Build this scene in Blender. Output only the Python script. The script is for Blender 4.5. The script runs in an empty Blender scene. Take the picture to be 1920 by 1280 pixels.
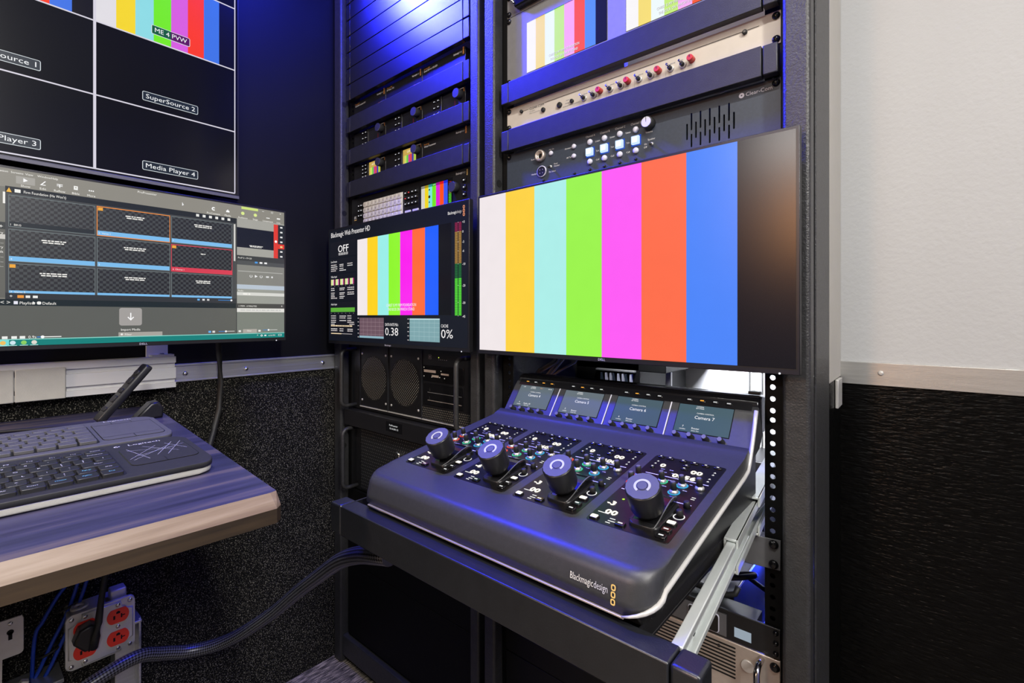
import bpy, bmesh, math, random
from mathutils import Vector, Matrix
random.seed(7)
sc = bpy.context.scene
COL = sc.collection
# ------------------------------------------------------------------ camera
CY, CZ, PSI = -0.7206, 0.96, math.radians(40.5)
cam = bpy.data.cameras.new('camera'); cam.sensor_width = 36.0; cam.lens = 907 / 1920 * 36
cam.shift_y = -47 / 1920; cam.clip_start = 0.01
camo = bpy.data.objects.new('camera', cam); COL.objects.link(camo)
camo.location = (0, CY, CZ); camo.rotation_euler = (math.pi / 2, 0, PSI)
sc.camera = camo
sc.view_settings.view_transform = 'Standard'; sc.view_settings.look = 'None'
sc.view_settings.gamma = 1; sc.view_settings.exposure = 0.0; sc.view_settings.use_curve_mapping = False
# ------------------------------------------------------------------ world and lamps
w = bpy.data.worlds.new('world'); sc.world = w; w.use_nodes = True
w.node_tree.nodes['Background'].inputs[0].default_value = (0.75, 0.8, 1, 1)
w.node_tree.nodes['Background'].inputs[1].default_value = 0.006
def lamp(name, kind, loc, aim, power, color, size=0.1, sy=None, spot=None, spread=None):
    l = bpy.data.lights.new(name, kind); l.energy = power; l.color = color
    if kind == 'AREA':
        l.size = size
        if sy: l.shape = 'RECTANGLE'; l.size_y = sy
        if spread: l.spread = math.radians(spread)
    elif kind in ('POINT', 'SPOT'): l.shadow_soft_size = size
    if spot: l.spot_size = math.radians(spot); l.spot_blend = 0.6
    o = bpy.data.objects.new(name, l); COL.objects.link(o); o.location = loc
    o.rotation_euler = (Vector(aim) - Vector(loc)).to_track_quat('-Z', 'Y').to_euler()
    return o
lamp('ceiling_strip_white', 'AREA', (0.30, -0.92, 2.13), (0.30, -0.915, 0), 27, (1, 0.965, 0.92), 1.4, 0.05)
lamp('added_side_fill', 'AREA', (1.15, -1.05, 1.85), (-1.2, -0.45, 0.75), 31, (1, 0.965, 0.92), 0.10, 0.6)  # added fill that brightens the left wall fittings, no known fixture
lamp('ceiling_light_rear', 'AREA', (-0.55, -2.95, 2.13), (-0.55, -2.9, 0), 44, (1, 0.97, 0.93), 0.5, 0.24)
lamp('led_spot_corner', 'AREA', (-1.22, -0.26, 2.04), (-0.60, 0.0, 1.72), 30, (0.022, 0.026, 1.0), 0.08, 0.25, None, 95)
lamp('led_corner_glow', 'POINT', (-1.16, -0.20, 2.02), (0, 0, 0), 5, (0.012, 0.025, 1.0), 0.04)
lamp('led_strip_rack', 'AREA', (-0.86, -0.13, 2.10), (-0.84, -0.15, 0), 15, (0.014, 0.03, 1.0), 0.34, 0.04)
lamp('led_in_rack', 'POINT', (-0.185, 0.22, 0.53), (0, 0, 0), 1.5, (0.02, 0.05, 1.0), 0.03)
lamp('service_light_in_rack', 'AREA', (-0.33, 0.16, 1.15), (-0.33, 0.6, 0.76), 5.5, (0.9, 0.93, 1.0), 0.3, 0.06, None, 75)
lamp('wall_lamp_warm', 'AREA', (-0.52, -2.7, 1.58), (-0.4, 0, 1.2), 9, (1, 0.40, 0.10), 0.16, 0.45)

# ------------------------------------------------------------------ materials
def lin(h):
    if isinstance(h, str):
        h = h.lstrip('#'); h = [int(h[i:i + 2], 16) / 255 for i in (0, 2, 4)]
        return tuple(c / 12.92 if c <= 0.04045 else ((c + 0.055) / 1.055) ** 2.4 for c in h)
    return tuple(h)
_m = {}
def newmat(name):
    m = bpy.data.materials.new(name); m.use_nodes = True
    nt = m.node_tree; return m, nt, nt.nodes['Principled BSDF']
def tex(nt, scale=(1, 1, 1), coord='Object'):
    tc = nt.nodes.new('ShaderNodeTexCoord'); mp = nt.nodes.new('ShaderNodeMapping')
    mp.inputs['Scale'].default_value = scale; nt.links.new(tc.outputs[coord], mp.inputs[0]); return mp.outputs[0]
def noise(nt, vec, scale, detail=3, rough=0.55):
    n = nt.nodes.new('ShaderNodeTexNoise'); n.inputs['Scale'].default_value = scale
    n.inputs['Detail'].default_value = detail; n.inputs['Roughness'].default_value = rough
    nt.links.new(vec, n.inputs['Vector']); return n.outputs['Fac']
def ramp(nt, fac, stops):
    r = nt.nodes.new('ShaderNodeValToRGB'); e = r.color_ramp.elements
    while len(e) < len(stops): e.new(0.5)
    for el, (p, c) in zip(e, stops): el.position = p; el.color = (*c, 1)
    nt.links.new(fac, r.inputs[0]); return r.outputs[0]
def bump(nt, b, h, strength, dist=0.001):
    bn = nt.nodes.new('ShaderNodeBump'); bn.inputs['Strength'].default_value = strength
    bn.inputs['Distance'].default_value = dist; nt.links.new(h, bn.inputs['Height']); nt.links.new(bn.outputs[0], b.inputs['Normal'])
def mat(name, rgb, rough=0.5, metal=0.0, nscale=60, var=0.12, bmp=0.0, bscale=400, stretch=(1, 1, 1), spec=0.5, coat=0.0):
    """plain procedural surface: base colour with slight noise variation and optional fine bump"""
    if name in _m: return _m[name]
    m, nt, b = newmat(name); rgb = lin(rgb); v = tex(nt, stretch)
    f = noise(nt, v, nscale)
    nt.links.new(ramp(nt, f, [(0.25, [c * (1 - var) for c in rgb]), (0.75, [min(1, c * (1 + var)) for c in rgb])]), b.inputs['Base Color'])
    b.inputs['Roughness'].default_value = rough; b.inputs['Metallic'].default_value = metal
    b.inputs['Specular IOR Level'].default_value = spec
    if coat: b.inputs['Coat Weight'].default_value = coat; b.inputs['Coat Roughness'].default_value = 0.15
    if bmp: bump(nt, b, noise(nt, v, bscale, 2), bmp)
    _m[name] = m; return m
def em(h, k=1.0, gloss=0.24):
    """lit pixel of a screen, lamp or key legend"""
    key = ('em', h, k, gloss)
    if key in _m: return _m[key]
    m, nt, b = newmat('lit_%s' % str(h).strip('#')); c = lin(h)
    b.inputs['Base Color'].default_value = (0.004, 0.004, 0.005, 1); b.inputs['Roughness'].default_value = gloss; b.inputs['Specular IOR Level'].default_value = 0.4
    v = tex(nt); f = noise(nt, v, 30, 1)
    nt.links.new(ramp(nt, f, [(0.2, [x * 0.97 for x in c]), (0.8, [x * 1.0 for x in c])]), b.inputs['Emission Color'])
    b.inputs['Emission Strength'].default_value = k
    _m[key] = m; return m
def speckle(name, base, dot, scale, lo, hi, rough, bmp, bs, stretch=(1, 1, 1), spec=0.5, lowz=None):
    m, nt, b = newmat(name); v = tex(nt, stretch)
    f = noise(nt, v, scale, 1.5, 0.4); f2 = noise(nt, v, 4, 2)
    mx = nt.nodes.new('ShaderNodeMath'); mx.operation = 'MULTIPLY_ADD'; nt.links.new(f2, mx.inputs[0]); mx.inputs[1].default_value = 0.08; nt.links.new(f, mx.inputs[2])
    nt.links.new(ramp(nt, mx.outputs[0], [(lo, lin(base)), (hi, lin(dot))]), b.inputs['Base Color'])
    b.inputs['Roughness'].default_value = rough; b.inputs['Specular IOR Level'].default_value = spec
    bump(nt, b, noise(nt, v, bs, 2), bmp, 0.002); return m
M = {}
M['rack'] = mat('rack_black_powdercoat', (0.030, 0.030, 0.031), 0.42, 0, 90, 0.2, 0.7, 420)
M['rackdark'] = mat('rack_inner_black', (0.002, 0.002, 0.0022), 0.6, 0, 90, 0.2, 0.2, 500, (1, 1, 1), 0.2)
M['panel'] = mat('panel_black_satin', (0.010, 0.010, 0.012), 0.32, 0, 60, 0.15, 0.12, 900, (1, 1, 1), 1.0)
M['bar'] = mat('bar_black_satin', (0.022, 0.023, 0.026), 0.40, 0, 60, 0.15, 0.18, 700, (1, 1, 1), 0.4)
M['device'] = mat('device_black', (0.007, 0.007, 0.008), 0.4, 0, 60, 0.15)
M['intercom'] = mat('intercom_charcoal', (0.034, 0.046, 0.068), 0.5, 0, 200, 0.12, 0.1, 900)
M['plastic'] = mat('black_plastic', (0.010, 0.010, 0.011), 0.38, 0, 50, 0.15)
M['gloss'] = mat('gloss_black', (0.006, 0.006, 0.007), 0.15, 0, 40, 0.1)
M['bezel'] = mat('bezel_black', (0.011, 0.011, 0.012), 0.35, 0, 50, 0.1)
M['rubber'] = mat('rubber_black', (0.012, 0.012, 0.012), 0.55, 0, 80, 0.15)
M['shell'] = mat('console_charcoal', (0.036, 0.037, 0.041), 0.40, 0, 250, 0.12, 0.08, 1500)
M['strip'] = mat('console_black_glass', (0.006, 0.0055, 0.0058), 0.32, 0, 90, 0.3, 0, 400, (1, 1, 1), 0.3)
M['trim'] = mat('console_silver_trim', (0.62, 0.61, 0.59), 0.3, 0.3, 40, 0.05)
M['alu'] = mat('brushed_aluminium', (0.62, 0.63, 0.65), 0.36, 0.85, 30, 0.10, 0.12, 300, (8, 0.3, 8))
M['alux'] = mat('brushed_aluminium_rail', (0.62, 0.62, 0.60), 0.36, 0.85, 30, 0.10, 0.12, 300, (0.3, 8, 8))
M['extr'] = mat('anodised_extrusion', (0.74, 0.74, 0.73), 0.42, 0.2, 20, 0.02, 0.03, 300, (4, 0.3, 4))
M['zinc'] = mat('zinc_steel', (0.60, 0.59, 0.56), 0.38, 0.4, 18, 0.18, 0.05, 60)
M['slide'] = mat('zinc_slide', (0.72, 0.76, 0.74), 0.3, 0.5, 20, 0.08)
M['steel'] = mat('bright_screw_steel', (0.7, 0.7, 0.7), 0.25, 1.0, 60, 0.1)
M['cream'] = mat('cream_plastic', (0.52, 0.51, 0.46), 0.55, 0, 60, 0.05, 0.3, 500, (1, 1, 1))
M['ivory'] = mat('ivory_panel', (0.55, 0.50, 0.43), 0.45, 0, 60, 0.04)
M['greyp'] = mat('grey_panel', (0.20, 0.20, 0.20), 0.45, 0, 90, 0.06, 0.05, 900)
M['silver'] = mat('champagne_aluminium', (0.55, 0.48, 0.42), 0.38, 0.6, 120, 0.06)
M['chrome'] = mat('chrome', (0.8, 0.8, 0.8), 0.15, 1.0, 40, 0.05)
M['red'] = mat('red_outlet', (0.82, 0.035, 0.014), 0.4, 0, 40, 0.06)
M['redknob'] = mat('red_knob', (0.55, 0.03, 0.02), 0.4, 0, 40, 0.06)
M['white'] = mat('white_print', (0.75, 0.75, 0.75), 0.6, 0, 40, 0.03)
M['greyprint'] = mat('grey_print', (0.28, 0.28, 0.28), 0.6, 0, 40, 0.03)
M['orange'] = mat('orange_print', (0.75, 0.30, 0.06), 0.6, 0, 40, 0.03)
M['yellowp'] = mat('amber_print', (0.80, 0.55, 0.18), 0.6, 0, 40, 0.03)
M['black'] = mat('black_print', (0.01, 0.01, 0.01), 0.6, 0, 40, 0.03)
M['cyanp'] = mat('cyan_print', (0.20, 0.65, 0.85), 0.6, 0, 40, 0.03)
M['hole'] = mat('dark_hole', (0.002, 0.002, 0.002), 0.9, 0, 40, 0.0)
M['wkey'] = mat('white_keycaps', (0.64, 0.62, 0.58), 0.5, 0, 60, 0.04)
M['lens'] = mat('frosted_button', (0.62, 0.62, 0.72), 0.35, 0, 40, 0.05)
M['kbgrey'] = mat('keyboard_grey', (0.11, 0.11, 0.115), 0.5, 0, 100, 0.06, 0.05, 900)
M['kbgreykey'] = mat('keyboard_grey_key', (0.105, 0.105, 0.11), 0.45, 0, 100, 0.06)
M['kbblack'] = mat('keyboard_black', (0.034, 0.034, 0.035), 0.5, 0, 100, 0.08, 0, 400, (1, 1, 1), 0.35)
M['railblack'] = mat('drawer_rail_black', (0.011, 0.012, 0.015), 0.36, 0, 60, 0.15, 0.12, 700, (1, 1, 1), 0.8)
M['cap'] = mat('joystick_cap_grey', (0.085, 0.087, 0.092), 0.55, 0, 100, 0.06, 0, 400, (1, 1, 1), 0.3)
M['kbkey'] = mat('keyboard_black_key', (0.022, 0.022, 0.025), 0.36, 0, 100, 0.08)
M['shelfgrey'] = mat('pale_mottled_shelf', (0.60, 0.60, 0.64), 0.5, 0, 22, 0.55)
M['blue'] = mat('blue_cable_jacket', (0.01, 0.05, 0.42), 0.4, 0, 60, 0.1)
M['beige'] = mat('beige_vented_metal', (0.55, 0.47, 0.38), 0.5, 0, 60, 0.06)
M['whitepanel'] = mat('white_panel', (0.72, 0.72, 0.74), 0.5, 0, 30, 0.03)
M['whitewall'] = mat('white_wall_paint', (0.43, 0.435, 0.437), 0.6, 0, 6, 0.02, 0.55, 140, (1, 1, 1))
M['navy'] = mat('navy_wall_paint', (0.0022, 0.0023, 0.0034), 0.5, 0, 5, 0.25, 0.15, 300, (1, 1, 1), 0.24)
M['ceil'] = mat('ceiling_paint', (0.10, 0.10, 0.10), 0.7, 0, 10, 0.03)
M['greywall'] = mat('grey_wall_paint', (0.14, 0.14, 0.14), 0.7, 0, 10, 0.03)
M['carpetwall'] = speckle('speckled_black_wall_carpet', (0.0025, 0.0025, 0.0022), (0.26, 0.245, 0.20), 430, 0.60, 0.80, 0.85, 0.8, 430, (1, 1, 1), 0.2)
M['blackwall'] = speckle('black_pebbled_wall_panel', (0.0015, 0.0015, 0.0015), (0.003, 0.003, 0.003), 150, 0.4, 0.8, 0.30, 0.9, 150, (0.4, 1, 1.7), 0.14)
M['beigeside'] = mat('beige_side_paint', (0.42, 0.40, 0.36), 0.6, 0, 20, 0.03, 0.3, 150)

def m_floor():
    m, nt, b = newmat('striped_loop_carpet'); v = tex(nt, (1, 0.12, 1))
    f = noise(nt, v, 260, 2, 0.5); f2 = noise(nt, tex(nt, (1, 1, 1)), 500, 1)
    mx = nt.nodes.new('ShaderNodeMath'); mx.operation = 'MULTIPLY_ADD'; nt.links.new(f2, mx.inputs[0]); mx.inputs[1].default_value = 0.35; nt.links.new(f, mx.inputs[2])
    nt.links.new(ramp(nt, mx.outputs[0], [(0.5, (0.02, 0.017, 0.014)), (0.68, (0.15, 0.125, 0.10)), (0.85, (0.46, 0.38, 0.28))]), b.inputs['Base Color'])
    b.inputs['Roughness'].default_value = 0.9; bump(nt, b, mx.outputs[0], 0.8, 0.003); return m
M['floor'] = m_floor()
def m_wood(name, stops, rough, sc_=(14, 0.8, 14), sp=6):
    m, nt, b = newmat(name); v = tex(nt, sc_); f = noise(nt, v, sp, 5, 0.6)
    v2 = tex(nt, (1, 0.06, 1)); f2 = noise(nt, v2, 26, 1.5, 0.4)
    mx = nt.nodes.new('ShaderNodeMath'); mx.operation = 'MULTIPLY_ADD'; nt.links.new(f, mx.inputs[0]); mx.inputs[1].default_value = 0.45
    sb = nt.nodes.new('ShaderNodeMath'); sb.operation = 'MULTIPLY'; sb.inputs[1].default_value = 0.55; nt.links.new(f2, sb.inputs[0]); nt.links.new(sb.outputs[0], mx.inputs[2])
    nt.links.new(ramp(nt, mx.outputs[0], stops), b.inputs['Base Color']); b.inputs['Roughness'].default_value = rough
    bump(nt, b, f, 0.15, 0.0008); return m
M['desktop'] = m_wood('stained_desk_top_blue_spill', [(0.36, (0.020, 0.020, 0.050)), (0.52, (0.050, 0.048, 0.105)), (0.60, (0.13, 0.105, 0.125))], 0.36)  # dark stain with blue lamp spill tinted into its colour
M['deskbevel'] = m_wood('worn_tan_bevel', [(0.35, (0.11, 0.065, 0.035)), (0.5, (0.23, 0.165, 0.10)), (0.68, (0.38, 0.30, 0.21))], 0.5)
M['deskside'] = m_wood('dark_brown_desk_edge', [(0.35, (0.018, 0.012, 0.007)), (0.52, (0.055, 0.035, 0.018)), (0.68, (0.14, 0.085, 0.035))], 0.5)

def pattern(name, base, dot, sx, sy, radius, stagger=True, rough=0.45, metal=0.0, axes=(0, 2)):
    """perforated metal: round holes on a staggered grid of pitch sx, sy (metres)"""
    m, nt, b = newmat(name); tc = nt.nodes.new('ShaderNodeTexCoord'); sep = nt.nodes.new('ShaderNodeSeparateXYZ'); nt.links.new(tc.outputs['Object'], sep.inputs[0])
    def mth(op, a, c=None):
        n = nt.nodes.new('ShaderNodeMath'); n.operation = op
        for i, q in enumerate((a, c)):
            if q is None: continue
            if isinstance(q, (int, float)): n.inputs[i].default_value = q
            else: nt.links.new(q, n.inputs[i])
        return n.outputs[0]
    u = mth('DIVIDE', sep.outputs[axes[0]], sx); v = mth('DIVIDE', sep.outputs[axes[1]], sy)
    if stagger:
        row = mth('FLOOR', v); par = mth('MODULO', mth('ABSOLUTE', row), 2.0); u = mth('ADD', u, mth('MULTIPLY', par, 0.5))
    du = mth('MULTIPLY', mth('SUBTRACT', mth('FRACT', u), 0.5), sx); dv = mth('MULTIPLY', mth('SUBTRACT', mth('FRACT', v), 0.5), sy)
    d = mth('SQRT', mth('ADD', mth('MULTIPLY', du, du), mth('MULTIPLY', dv, dv)))
    k = mth('LESS_THAN', d, radius)
    mix = nt.nodes.new('ShaderNodeMix'); mix.data_type = 'RGBA'; nt.links.new(k, mix.inputs['Factor'])
    mix.inputs[6].default_value = (*lin(base), 1); mix.inputs[7].default_value = (*lin(dot), 1)
    nt.links.new(mix.outputs[2], b.inputs['Base Color']); b.inputs['Roughness'].default_value = rough; b.inputs['Metallic'].default_value = metal
    return m
M['perf'] = pattern('perforated_black_steel', (0.012, 0.012, 0.013), (0.10, 0.10, 0.10), 0.0085, 0.0085, 0.0012)
M['perf2'] = pattern('perforated_black_steel_fine', (0.012, 0.012, 0.012), (0.22, 0.20, 0.16), 0.006, 0.005, 0.0011)
M['beigeperf'] = pattern('perforated_beige_steel', (0.16, 0.13, 0.10), (0.015, 0.012, 0.009), 0.012, 0.012, 0.0028, axes=(0, 1))
def m_mesh():
    """woven fan grille: diagonal bright wires over black"""
    m, nt, b = newmat('fan_wire_mesh'); tc = nt.nodes.new('ShaderNodeTexCoord'); mp = nt.nodes.new('ShaderNodeMapping')
    mp.inputs['Rotation'].default_value = (0, math.radians(45), 0); nt.links.new(tc.outputs['Object'], mp.inputs[0])
    ck = nt.nodes.new('ShaderNodeTexVoronoi'); ck.feature = 'F1'; ck.inputs['Scale'].default_value = 190; ck.inputs['Randomness'].default_value = 0
    mp.inputs['Scale'].default_value = (1, 0.0, 1); nt.links.new(mp.outputs[0], ck.inputs['Vector'])
    nt.links.new(ramp(nt, ck.outputs['Distance'], [(0.50, (0.002, 0.002, 0.002)), (0.62, (0.66, 0.62, 0.54))]), b.inputs['Base Color'])
    b.inputs['Metallic'].default_value = 0.3; b.inputs['Roughness'].default_value = 0.35; return m
M['fanmesh'] = m_mesh()
def m_braid():
    m, nt, b = newmat('braided_sleeve'); v = tex(nt, (1, 1, 1), 'UV'); ck = nt.nodes.new('ShaderNodeTexChecker'); ck.inputs['Scale'].default_value = 1
    mp = nt.nodes.new('ShaderNodeMapping'); mp.inputs['Rotation'].default_value = (0, 0, math.radians(45)); mp.inputs['Scale'].default_value = (22, 300, 1); nt.links.new(v, mp.inputs[0]); nt.links.new(mp.outputs[0], ck.inputs['Vector'])
    ck.inputs['Color1'].default_value = (0.005, 0.005, 0.006, 1); ck.inputs['Color2'].default_value = (0.13, 0.135, 0.15, 1)
    nt.links.new(ck.outputs['Color'], b.inputs['Base Color']); b.inputs['Roughness'].default_value = 0.32; bump(nt, b, ck.outputs['Fac'], 0.4, 0.001); return m
M['braid'] = m_braid()
def m_check():
    """dark transparency checkerboard of a presentation thumbnail"""
    m, nt, b = newmat('lit_checkerboard'); v = tex(nt, (0, 1, 1)); ck = nt.nodes.new('ShaderNodeTexChecker'); ck.inputs['Scale'].default_value = 215
    nt.links.new(v, ck.inputs['Vector']); ck.inputs['Color1'].default_value = (*lin('#121518'), 1); ck.inputs['Color2'].default_value = (*lin('#3a3f40'), 1)
    nt.links.new(ck.outputs['Color'], b.inputs['Emission Color']); b.inputs['Emission Strength'].default_value = 1
    b.inputs['Base Color'].default_value = (0.004, 0.004, 0.005, 1); b.inputs['Roughness'].default_value = 0.35; return m
M['check'] = m_check()

# ------------------------------------------------------------------ mesh helpers
class Frame:
    """flat working frame: u right, v up, w out of the surface"""
    def __init__(s, o, u, v):
        s.o = Vector(o); s.u = Vector(u).normalized(); s.v = Vector(v).normalized(); s.n = s.u.cross(s.v)
    def p(s, u, v, w=0): return s.o + s.u * u + s.v * v + s.n * w
def front(y=0.0): return Frame((0, y, 0), (1, 0, 0), (0, 0, 1))          # faces -y: u = x, v = z
def left(x): return Frame((x, 0, 0), (0, 1, 0), (0, 0, 1))                # faces +x: u = y, v = z
TOP = Frame((0, 0, 0), (1, 0, 0), (0, 1, 0))                              # faces up: u = x, v = y
_txt = {}
def glyphs(s):
    if s not in _txt:
        c = bpy.data.curves.new('t', 'FONT'); c.body = s; c.resolution_u = 2
        o = bpy.data.objects.new('t', c); m = o.to_mesh()
        vs = [(v.co.x, v.co.y) for v in m.vertices]; fs = [tuple(p.vertices) for p in m.polygons]
        o.to_mesh_clear(); bpy.data.objects.remove(o); bpy.data.curves.remove(c)
        x0 = min([v[0] for v in vs] or [0]); x1 = max([v[0] for v in vs] or [0]); _txt[s] = (vs, fs, x0, x1)
    return _txt[s]
def rr(u0, u1, v0, v1, r, n=5):
    pts = []
    for cx, cy, a in ((u1 - r, v1 - r, 0), (u0 + r, v1 - r, 90), (u0 + r, v0 + r, 180), (u1 - r, v0 + r, 270)):
        for i in range(n + 1):
            t = math.radians(a + 90 * i / n); pts.append((cx + r * math.cos(t), cy + r * math.sin(t)))
    return pts
def circ(u, v, r, n=24, a0=0, a1=360):
    return [(u + r * math.cos(math.radians(a0 + (a1 - a0) * i / n)), v + r * math.sin(math.radians(a0 + (a1 - a0) * i / n))) for i in range(n)]
ORG = {}
class MB:
    def __init__(s): s.bm = bmesh.new(); s.ml = []; s.uv = s.bm.loops.layers.uv.new('UVMap')
    def mi(s, m):
        if isinstance(m, str): m = M[m]
        if m not in s.ml: s.ml.append(m)
        return s.ml.index(m)
    def face(s, pts, m, smooth=False):
        f = s.bm.faces.new([s.bm.verts.new(p) for p in pts]); f.material_index = s.mi(m); f.smooth = smooth; return f
    def poly(s, F, pts, w, m): return s.face([F.p(u, v, w) for u, v in pts], m)
    def rect(s, F, u0, u1, v0, v1, w, m): return s.poly(F, [(u0, v0), (u1, v0), (u1, v1), (u0, v1)], w, m)
    def frame(s, F, u0, u1, v0, v1, t, w, m):
        for a in ((u0, u1, v0, v0 + t), (u0, u1, v1 - t, v1), (u0, u0 + t, v0 + t, v1 - t), (u1 - t, u1, v0 + t, v1 - t)): s.rect(F, *a, w, m)
    def prism(s, F, pts, w0, w1, m, b=0, seg=2, smooth=False, b0=False, capm=None):
        i = s.mi(m); n = len(pts)
        lo = [s.bm.verts.new(F.p(u, v, w0)) for u, v in pts]; hi = [s.bm.verts.new(F.p(u, v, w1)) for u, v in pts]
        fs = [s.bm.faces.new(hi), s.bm.faces.new(lo[::-1])]
        for k in range(n):
            f = s.bm.faces.new([lo[k], lo[(k + 1) % n], hi[(k + 1) % n], hi[k]]); f.smooth = smooth; fs.append(f)
        for f in fs: f.material_index = i
        if capm: fs[0].material_index = s.mi(capm)
        if b:
            es = [e for e in fs[0].edges] + ([e for e in fs[1].edges] if b0 else [])
            r = bmesh.ops.bevel(s.bm, geom=es, offset=b, segments=seg, affect='EDGES', profile=0.5, clamp_overlap=True)
            for f in r['faces']: f.smooth = True
        return fs
    def box(s, F, u0, u1, v0, v1, w0, w1, m, b=0, seg=2):
        fs = s.prism(F, [(u0, v0), (u1, v0), (u1, v1), (u0, v1)], w0, w1, m)
        if b:
            es = list({e for f in fs for e in f.edges})
            r = bmesh.ops.bevel(s.bm, geom=es, offset=b, segments=seg, affect='EDGES', profile=0.5, clamp_overlap=True)
            for f in r['faces']: f.smooth = True
    def bx(s, x0, x1, y0, y1, z0, z1, m, b=0, seg=2): s.box(TOP, x0, x1, y0, y1, z0, z1, m, b, seg)
    def cyl(s, F, u, v, r, w0, w1, m, r1=None, n=20, b=0, capm=None):
        """cylinder or cone standing out of the frame"""
        r1 = r if r1 is None else r1; i = s.mi(m)
        lo = [s.bm.verts.new(F.p(a, c, w0)) for a, c in circ(u, v, r, n)]; hi = [s.bm.verts.new(F.p(a, c, w1)) for a, c in circ(u, v, r1, n)]
        top = s.bm.faces.new(hi); bot = s.bm.faces.new(lo[::-1]); top.material_index = bot.material_index = i
        for k in range(n):
            f = s.bm.faces.new([lo[k], lo[(k + 1) % n], hi[(k + 1) % n], hi[k]]); f.material_index = i; f.smooth = True
        if capm: top.material_index = s.mi(capm)
        if b:
            r_ = bmesh.ops.bevel(s.bm, geom=list(top.edges), offset=b, segments=2, affect='EDGES', profile=0.5, clamp_overlap=True)
            for f in r_['faces']: f.smooth = True
    def lathe(s, F, u, v, prof, m, n=24):
        """(r, w) profile spun round the frame's normal"""
        i = s.mi(m); rings = [[s.bm.verts.new(F.p(a, c, w)) for a, c in circ(u, v, max(r, 1e-5), n)] for r, w in prof]
        for A, B in zip(rings, rings[1:]):
            for k in range(n):
                f = s.bm.faces.new([A[k], A[(k + 1) % n], B[(k + 1) % n], B[k]]); f.material_index = i; f.smooth = True
        s.bm.faces.new(rings[-1]).material_index = i; s.bm.faces.new(rings[0][::-1]).material_index = i
    def ring(s, F, u, v, r0, r1, w, m, a0=0, a1=360, n=28):
        i = s.mi(m); P0 = circ(u, v, r0, n, a0, a1); P1 = circ(u, v, r1, n, a0, a1)
        e0 = (u + r0 * math.cos(math.radians(a1)), v + r0 * math.sin(math.radians(a1))); e1 = (u + r1 * math.cos(math.radians(a1)), v + r1 * math.sin(math.radians(a1)))
        P0.append(e0); P1.append(e1)
        for k in range(n): s.poly(F, [P0[k], P1[k], P1[k + 1], P0[k + 1]], w, m)
    def holed(s, F, outer, holes, w0, w1, m):
        """plate with real openings"""
        i = s.mi(m)
        for w in (w0, w1):
            es = []
            for lp in [outer] + holes:
                vs = [s.bm.verts.new(F.p(a, c, w)) for a, c in lp]
                es += [s.bm.edges.new((vs[k], vs[(k + 1) % len(vs)])) for k in range(len(vs))]
            r = bmesh.ops.triangle_fill(s.bm, use_beauty=True, use_dissolve=False, edges=es, normal=F.n)
            for g in r['geom']:
                if isinstance(g, bmesh.types.BMFace): g.material_index = i
        for lp in [outer] + holes:
            for k in range(len(lp)):
                a, c = lp[k], lp[(k + 1) % len(lp)]
                s.face([F.p(*a, w0), F.p(*c, w0), F.p(*c, w1), F.p(*a, w1)], m)
    def tube(s, pts, r, m, n=10, flat=1.0, closed=False, up=(0, 0, 1), cap=True):
        i = s.mi(m); P = [Vector(p) for p in pts]; rings = []; L = 0; ls = []
        for k, p in enumerate(P):
            a = P[(k - 1) % len(P)] if (k or closed) else p; c = P[(k + 1) % len(P)] if (k < len(P) - 1 or closed) else p
            t = (c - a).normalized(); x = t.cross(Vector(up))
            if x.length < 1e-4: x = t.cross(Vector((1, 0, 0)))
            x.normalize(); y = x.cross(t).normalized(); rk = r[k] if isinstance(r, (list, tuple)) else r
            rings.append([s.bm.verts.new(p + x * rk * flat * math.cos(2 * math.pi * q / n) + y * rk * math.sin(2 * math.pi * q / n)) for q in range(n)])
            if k: L += (p - P[k - 1]).length
            ls.append(L)
        cnt = len(P) if closed else len(P) - 1
        for k in range(cnt):
            A, B = rings[k], rings[(k + 1) % len(P)]
            for q in range(n):
                f = s.bm.faces.new([A[q], B[q], B[(q + 1) % n], A[(q + 1) % n]]); f.material_index = i; f.smooth = True
                for lp, uv in zip(f.loops, ((q / n, ls[k]), (q / n, ls[min(k + 1, len(ls) - 1)]), ((q + 1) / n, ls[min(k + 1, len(ls) - 1)]), ((q + 1) / n, ls[k]))): lp[s.uv].uv = uv
        if not closed and cap:
            s.bm.faces.new(rings[0]).material_index = i; s.bm.faces.new(rings[-1][::-1]).material_index = i
    def text(s, F, t, u, v, size, w, m, al='l', sx=1.0, width=None):
        vs, fs, x0, x1 = glyphs(t)
        if width: sx = width / max((x1 - x0) * size, 1e-6)
        off = {'l': x0, 'c': (x0 + x1) / 2, 'r': x1}[al]; i = s.mi(m)
        bv = [s.bm.verts.new(F.p(u + (x - off) * size * sx, v + y * size, w)) for x, y in vs]
        for f in fs:
            try: s.bm.faces.new([bv[k] for k in f]).material_index = i
            except ValueError: pass
    def chain(s, F, u, v, h, w, m):
        """three stacked rounded outlines"""
        k = h / 3.25
        for q in range(3):
            c = v + k * 0.5 + q * k * 1.125
            o = rr(u - k * 0.42, u + k * 0.42, c - k * 0.5, c + k * 0.5, k * 0.3, 3); n_ = rr(u - k * 0.2, u + k * 0.2, c - k * 0.28, c + k * 0.28, k * 0.14, 3)
            for a in range(len(o)):
                c2 = (a + 1) % len(o); s.poly(F, [o[a], o[c2], n_[c2], n_[a]], w, m)
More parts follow.
